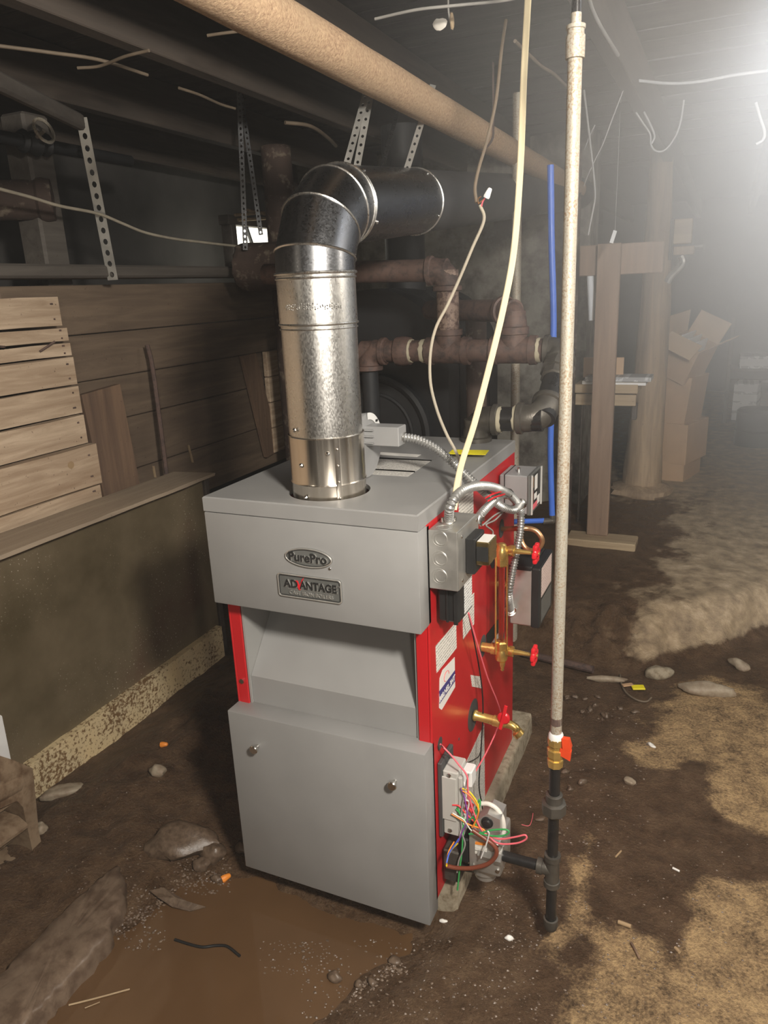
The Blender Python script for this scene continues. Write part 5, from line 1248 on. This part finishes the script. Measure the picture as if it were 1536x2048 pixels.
# boxes behind the log
def carton(nm, x0, x1, y0, y1, Y, dep, lab, tilt=(0, 0, 0), open_=False):
    a, b = at(x0, y1, y=Y), at(x1, y0, y=Y); w, h = b.x-a.x, b.z-a.z
    Rm = (Matrix.Rotation(tilt[2], 3, 'Z') @ Matrix.Rotation(tilt[1], 3, 'Y') @ Matrix.Rotation(tilt[0], 3, 'X')); base = V(((a.x+b.x)/2, Y+dep/2, a.z))
    t_ = thing(nm, base, lab, 'cardboard box'); th = .005
    def pc_(c, d, nm2, mat, extra=None): MB().obox(base + Rm @ V(c), d, .001, Rm if extra is None else Rm @ extra).build(nm2, mat, t_)
    pc_((0, -dep/2, h/2), (w, th, h), 'front_side', M['card']); pc_((0, dep/2, h/2), (w, th, h), 'rear_side', M['card']); pc_((-w/2, 0, h/2), (th, dep, h), 'end_side', M['card']); pc_((w/2, 0, h/2), (th, dep, h), 'end_side', M['card']); pc_((0, 0, th), (w, dep, th), 'base_sheet', M['card'])
    if open_:
        pc_((w/2+.05, 0, h+.05), (th, dep, .16), 'flap', M['card_in'], Matrix.Rotation(.7, 3, 'Y')); pc_((-w/2-.03, 0, h+.06), (th, dep, .15), 'flap', M['card_in'], Matrix.Rotation(-.3, 3, 'Y')); pc_((0, dep/2+.03, h+.07), (w, th, .16), 'flap', M['card_in'], Matrix.Rotation(-.4, 3, 'X')); pc_((0, -dep/2-.05, h+.0), (w, th, .14), 'flap', M['card_in'], Matrix.Rotation(2.2, 3, 'X'))
    else:
        pc_((0, -dep/4, h+.002), (w, dep/2-.003, th), 'top_flap', M['card']); pc_((0, dep/4, h+.002), (w, dep/2-.003, th), 'top_flap', M['card']); pc_((0, 0, h+.0045), (w, .05, .0012), 'tape_strip', M['card_in'])
    return t_, base, Rm, w, h
YX = 4.22
gz = floor_z(.35, YX)
carton('cardboard_box', 1290, 1385, 925, 984, YX, .36, 'plain cardboard box on the floor behind the log, lowest of the stack', (0, 0, -.28))
carton('cardboard_box', 1292, 1398, 850, 924, YX, .40, 'cardboard box second from the floor, with an open seam', (0, 0, -.32))
carton('cardboard_box', 1305, 1392, 752, 848, YX+.02, .34, 'crumpled cardboard box, third from the floor behind the log', (0, .10, -.30))
t_, base, Rm, w, h = carton('cardboard_box', 1318, 1396, 676, 752, YX-.02, .30, 'open cardboard box of papers tipping off the top of the stack', (.1, .42, -.35), True)
for k, nm_ in enumerate(('rightmost', 'middle', 'leftmost')): MB().obox(base + Rm @ V((w*(.30-.28*k), .02*k-.04, h*.75)), (.012, .2, .20), .001, Rm @ Matrix.Rotation(.10*k-.1, 3, 'Y')).build('paper_wad', M['paper'], label=nm_+' of three white paper wads sticking out of the tipped box', cat='papers', group='papers in the tipped box')
YC = 6.3
solo('white_carton', 1478, 1550, 712, 738, YC, .3, M['carton_w'], 'grey-white carton far right, upper one in the haze', 'carton')
solo('white_carton', 1466, 1522, 768, 846, YC, .3, M['carton_w'], 'grey-white printed carton far right, standing below the other', 'carton', -8)
solo('white_carton', 1476, 1500, 846, 880, YC+.05, .25, M['carton_w'], 'small grey carton on the floor under the printed carton', 'carton')
rack = thing('rack', at(1500, 880, y=YC), 'dim dark rack carrying the white cartons', 'rack')
bx_px('rack_board', 1460, 1600, 738, 744, YC-.02, .4, M['joist'], rack); bx_px('rack_board', 1460, 1600, 760, 766, YC+.3, .04, M['joist'], rack)
for px in (1458, 1600):
    a = at(px, 740, y=YC+.36); MB().box((a.x-.02, YC+.36, floor_z(a.x, YC)-.02), (a.x+.02, YC+.4, a.z+.5), .003).build('rack_leg', M['joist'], rack)
c = at(1515, 850, y=5.6); MB().lathe((c.x, 5.6, floor_z(c.x, 5.6)-.01), (0, 0, 1), [(0, .17), (.02, .175), (.13, .17), (.14, .178), (.15, .17), (.30, .17), (.32, .15)], 26).build('dark_drum', M['soot'], label='dark round drum on the floor at the right edge', cat='drum')
# switch block on the log
sb = thing('switch_block', at(1365, 470, y=YL-.05), 'wooden block with a switch and coiled conduit fixed to the log', 'switch block')
bx_px('mount_board', 1336, 1346, 436, 520, YL-.06, .12, M['joist'], sb); bx_px('back_block', 1346, 1386, 436, 488, YL-.06, .08, M['pale_wood'], sb); bx_px('lower_block', 1346, 1389, 491, 510, YL-.07, .09, M['log'], sb)
MB().lathe(at(1389, 494, y=YL-.02), (1, 0, 0), [(0, .012), (.05, .012), (.052, .024), (.06, .024)], 12).build('switch_lever', M['cast'], sb)
MB().tube(smooth_path(pix([(1362, 512), (1366, 524), (1356, 538), (1342, 552), (1334, 565)], y=YL-.06)), .022, 10).build('coiled_conduit', M['galv_box'], sb)
tg = thing('paper_tag', at(1227, 485, y=2.4), 'small white tag hanging right of the gas pipe', 'tag')
MB().prism(pix([(1227, 460), (1234, 462), (1226, 487), (1219, 485)], y=2.4), (0, .004, 0)).build('tag_card', M['paper'], tg)
q = at(1230, 461, y=2.402); MB().cyl(q, (q.x, q.y, 2.45), .0012, 6).build('string', M['grey_wire'], tg)
MB().cyl(at(1180, 536, y=YP+.065), at(1184, 640, y=YP+.10), .018, 12).build('white_tube', M['white_plastic'], label='short white plastic tube hanging under the cross board by the flat post', cat='tube')

# ------------------------------------------------------------------ things lying on the floor
def gpt(px, py, dz=0.0):
    p = at(px, py, z=.02)
    for _ in range(3): p = at(px, py, z=max(floor_z(p.x, p.y), -.0))
    return p + V((0, 0, dz))
def stone(px, py, r, mat, label, seed, name='stone', cat='stone', group=None, rot=0):
    p = gpt(px, py); rd = random.Random(seed); m = MB().sph((0, 0, 0), r, 18, 10); so = V((seed*3.7, seed*1.3, 0)); m.v = [tuple(V(v)*(1+.30*mnoise.noise(V((v[0]/r[0], v[1]/r[1], v[2]/r[2]))*1.1+so)+.16*mnoise.noise(V(v)*(1.6/min(r))*.6+so))) for v in m.v]; Rm = Matrix.Rotation(rot, 3, 'Z')
    m.v = [tuple(Rm @ V(v) + p + V((0, 0, r[2]*.45))) for v in m.v]
    return m.build(name, M[mat], label=label, cat=cat, group=group, sharp=50)
stone(316, 1547, (.030, .022, .020), 'stone', 'pale stone in the shadow left of the boiler door', 1)
stone(127, 1588, (.075, .028, .020), 'stone', 'flat brown stone against the foot of the cream strip', 2, rot=.8)
stone(365, 1692, (.105, .065, .045), 'wet_stone', 'big wet lump of mortar at the left edge of the puddle', 3, 'mortar_lump', 'lump', rot=.5)
stone(425, 1712, (.040, .032, .030), 'wet_stone', 'wet dark stone at the right end of the mortar lump', 4)
stone(405, 1733, (.028, .022, .020), 'wet_stone', 'small wet stone below the mortar lump', 5)
stone(435, 1760, (.018, .014, .012), 'wet_stone', 'small wet stone beside the orange wire nut', 6)
stone(487, 1700, (.030, .02, .016), 'wet_stone', 'dark stone at the left corner under the door', 7)
stone(82, 1662, (.022, .016, .02), 'stone', 'bluish grey chip beside the hollow block', 8)
stone(668, 1958, (.018, .013, .013), 'wet_stone', 'shiny wet pebble standing alone in the puddle', 9)
stone(745, 1968, (.013, .011, .010), 'wet_stone', 'wet pebble at the right shore of the puddle, further right', 10)
stone(718, 1972, (.010, .009, .009), 'wet_stone', 'tiny wet pebble at the right shore of the puddle', 11)
stone(790, 1925, (.016, .012, .010), 'wet_stone', 'wet pebble near the shadow of the boiler door', 12)
stone(1018, 1879, (.010, .007, .007), 'paper', 'white chip on the mud left of the gas pipe cap', 13)
stone(887, 1843, (.012, .005, .004), 'paper', 'white flat chip below the lower corner of the door', 14, rot=.3)
stone(1258, 1565, (.022, .014, .010), 'stone', 'pale tan stone on the mud right of the gas pipe', 15, rot=-.5)
stone(1303, 1492, (.018, .009, .006), 'paper', 'pale chip at the edge of the dry patch', 16, rot=-.8)
stone(1478, 1334, (.050, .028, .022), 'stone', 'grey stone on the dark mud at the right', 17, rot=-.7)
stone(1415, 1386, (.115, .035, .028), 'stone', 'pale crusted edge of broken floor at the right', 18, 'crust_piece', 'crust', rot=.15)
stone(1215, 1362, (.085, .016, .016), 'stone', 'narrow pale ridge of mortar below the rubble', 19, 'mortar_ridge', 'ridge', rot=.2)
stone(1318, 1352, (.06, .035, .03), 'concrete', 'pale block of concrete broken off the rear floor', 20, 'concrete_lump', 'lump', rot=.4)
for n_, (px, py) in enumerate(((1170, 1400), (1190, 1412), (1150, 1395), (1210, 1432), (1240, 1418), (1180, 1420), (1135, 1398), (1195, 1395), (1270, 1425), (1165, 1425), (1140, 1580), (1165, 1565), (1130, 1545), (1110, 1665), (1080, 1640))):
    stone(px, py, (rng.uniform(.010, .018), rng.uniform(.008, .013), rng.uniform(.007, .011)), 'wet_stone', 'small brown clod on the mud around the gas pipe', 40+n_, 'clod', 'clod', 'clods around the gas pipe', rng.uniform(0, 3))
def nut(px, py, label, d):
    p = gpt(px, py, .006); MB().lathe(p, d, [(0, .0095), (.006, .0105), (.024, .007), (.027, .004)], 10).build('wire_nut', M['w_orange'], label=label, cat='wire nut')
nut(444, 1763, 'orange wire nut lying in the muddy puddle', (.5, .8, .1)); nut(322, 1492, 'orange-brown wire nut on the mud left of the boiler', (1, .3, .1))
wire('wire_scrap', [p + V((0, 0, .003)) for p in (gpt(350, 1881), gpt(378, 1890), (gpt(405, 1896)), gpt(432, 1893), gpt(455, 1895), gpt(480, 1914))], .0036, 'w_black', 'short black wire lying in the puddle', 'wire')
wire('straw', [p + V((0, 0, .003)) for p in (gpt(138, 2012), gpt(190, 1999), gpt(260, 1980))], .0022, 'pale_wood', 'pale straw floating on the puddle', 'straw')
wire('straw', [p + V((0, 0, .003)) for p in (gpt(170, 2018), gpt(200, 2006))], .0012, 'pale_wood', 'thin short straw below the longer straw', 'straw')
wire('twig', [gpt(1262, 1888, .004), gpt(1270, 1903, .006), gpt(1279, 1920, .004)], .0032, 'board_v', 'dark twig on the dry patch at the bottom right', 'twig')
wire('twig', [gpt(1231, 1716, .004), gpt(1242, 1704, .004)], .0028, 'bark', 'short pale twig right of the gas tee', 'twig')
wire('twig', [gpt(1345, 1738, .004), gpt(1359, 1745, .004)], .0032, 'paper', 'pale chip of wood right of the gas tee', 'twig')
wire('twig', [gpt(1236, 1846, .004), gpt(1262, 1856, .005)], .0055, 'bark', 'pale splinter on the mud above the dark twig', 'twig')
wire('twig', [gpt(1350, 1898, .004), gpt(1359, 1907, .004)], .0045, 'bark', 'small pale splinter right of the dark twig', 'twig')
wire('red_wire_scrap', [gpt(1043, 1651, .003), gpt(1058, 1653, .003), gpt(1064, 1640, .003), gpt(1066, 1628, .003)], .001, 'w_pink', 'thin red wire scrap on the mud behind the gas tee', 'wire')
lf = MB(); pts = [gpt(300, 1788, .012), gpt(330, 1792, .03), gpt(352, 1800, .02), gpt(385, 1812, .006), gpt(412, 1816, .004), gpt(380, 1824, .003), gpt(345, 1818, .008), gpt(318, 1806, .02)]
c = sum(pts, V())/len(pts) + V((0, 0, .008))
lf.v = [tuple(p) for p in pts] + [tuple(c)] + [tuple(p - V((0, 0, .002))) for p in pts] + [tuple(c - V((0, 0, .002)))]; n = len(pts)
for i in range(n): j = (i+1) % n; lf.f += [(i, j, n), (n+1+j, n+1+i, 2*n+1), (i, n+1+i, n+1+j, j)]
lf.build('plastic_film', M['wet_stone'], label='crumpled dark wet film at the shore of the puddle', cat='film')
wire('green_strap', [p + V((0, 0, .006)) for p in (gpt(1240, 1352), gpt(1242, 1368), gpt(1252, 1388), gpt(1272, 1402), gpt(1292, 1406), gpt(1302, 1398))], .004, 'dusty_wire', 'old greenish strap curled in the rubble', 'strap')
p = gpt(1276, 1380, .012); MB().obox(p, (.050, .034, .006), .002, Matrix.Rotation(.35, 3, 'Z')).build('yellow_wrapper', M['yellow'], label='small yellow wrapper in the rubble', cat='wrapper')
p = gpt(1255, 1375, .012); MB().obox(p, (.045, .02, .006), .002, Matrix.Rotation(.6, 3, 'Z')).build('orange_scrap', M['card'], label='tan scrap beside the yellow wrapper', cat='scrap')
MB().cyl(gpt(1045, 1318, .03), gpt(1186, 1352, .03), .016, 10).build('buried_pipe', M['rust'], label='rusty pipe half buried at the foot of the rubble', cat='pipe')
p = gpt(1205, 1047, .01); MB().sph(p, (.03, .02, .018), 9, 6, .2, rng).build('paper_scrap', M['paper'], label='white scrap on the floor beside the flat post', cat='scrap')
# loose grit nobody could count
gr = MB(); rd = random.Random(12)
def grit(n_, x0, x1, y0, y1, s0, s1):
    for _ in range(n_):
        px, py = rd.uniform(x0, x1), rd.uniform(y0, y1); p = gpt(px, py); r = rd.uniform(s0, s1)
        o = len(gr.v); q0 = rd.uniform(0, 6); gr.v += [(p.x+r*math.cos(q0+q)*rd.uniform(.7, 1.2), p.y+r*math.sin(q0+q)*rd.uniform(.5, 1), p.z+r*.15) for q in (0, 1.25, 2.5, 3.75, 5.0)] + [(p.x+r*.2*math.cos(q0), p.y, p.z+r*.7)]; gr.f += [(o+k, o+(k+1) % 5, o+5) for k in range(5)]
grit(330, 600, 1080, 1880, 2040, .0015, .005); grit(160, 960, 1090, 1730, 1900, .0015, .0045); grit(160, 1060, 1300, 1400, 1700, .002, .006); grit(160, 120, 420, 1560, 1790, .0015, .005); grit(140, 230, 330, 1770, 1900, .002, .006); grit(200, 1090, 1500, 1680, 2040, .0015, .0045); grit(90, 520, 660, 1880, 1950, .0015, .004); grit(120, 340, 460, 1700, 1790, .002, .006)
for (xa, ya), (xb, yb) in (((75, 2020), (140, 1955)), ((140, 1955), (205, 1877)), ((205, 1877), (268, 1838)), ((268, 1838), (325, 1805)), ((325, 1805), (362, 1768)), ((362, 1768), (440, 1750)), ((700, 2010), (745, 1962)), ((745, 1962), (845, 1915))):
    for k in range(7): q = rd.random(); cx_, cy_ = xa+(xb-xa)*q, ya+(yb-ya)*q; grit(7, cx_-16, cx_+10, cy_-12, cy_+10, .002, .006)
gr.build('grit', M['slab'], label='loose grit scattered over the muddy floor', cat='grit', kind='stuff', origin=(0, 0, 0))

# ------------------------------------------------------------------ haze volume standing in for lens flare
hm = bpy.data.materials.new('glare_volume'); hm.use_nodes = True; nt = hm.node_tree; nt.nodes.remove(nt.nodes['Principled BSDF'])
vs_ = nt.nodes.new('ShaderNodeVolumeScatter'); vs_.inputs['Color'].default_value = (1, 1, 1, 1); vs_.inputs['Anisotropy'].default_value = 0.0
# thin everywhere, thicker at the upper right, like the flare
geo = nt.nodes.new('ShaderNodeNewGeometry'); sub_ = nt.nodes.new('ShaderNodeVectorMath'); sub_.operation = 'SUBTRACT'; sub_.inputs[1].default_value = GLARE_C
mul_ = nt.nodes.new('ShaderNodeVectorMath'); mul_.operation = 'MULTIPLY'; mul_.inputs[1].default_value = [1/q for q in GLARE_R]
len_ = nt.nodes.new('ShaderNodeVectorMath'); len_.operation = 'LENGTH'
mr = nt.nodes.new('ShaderNodeMapRange'); mr.interpolation_type = 'SMOOTHERSTEP'; mr.inputs['From Min'].default_value = 0; mr.inputs['From Max'].default_value = 1; mr.inputs['To Min'].default_value = GLARE_D1; mr.inputs['To Max'].default_value = GLARE_D0
nt.links.new(geo.outputs['Position'], sub_.inputs[0]); nt.links.new(sub_.outputs[0], mul_.inputs[0]); nt.links.new(mul_.outputs[0], len_.inputs[0]); nt.links.new(len_.outputs['Value'], mr.inputs['Value']); nt.links.new(mr.outputs[0], vs_.inputs['Density'])
nt.links.new(vs_.outputs[0], nt.nodes['Material Output'].inputs['Volume'])
hz = MB().prism([(x_, y_, -.08) for x_, y_ in ((-2.38, -2.98), (3.38, -2.98), (3.38, 8.98), (-.16, 8.98), (-.16, 3.28), (-2.38, 3.28))], (0, 0, 2.36)).build('glare', hm, label='thin pale haze volume imitating lens flare, brightest at the upper right', cat='glare', kind='stuff', smooth=False)
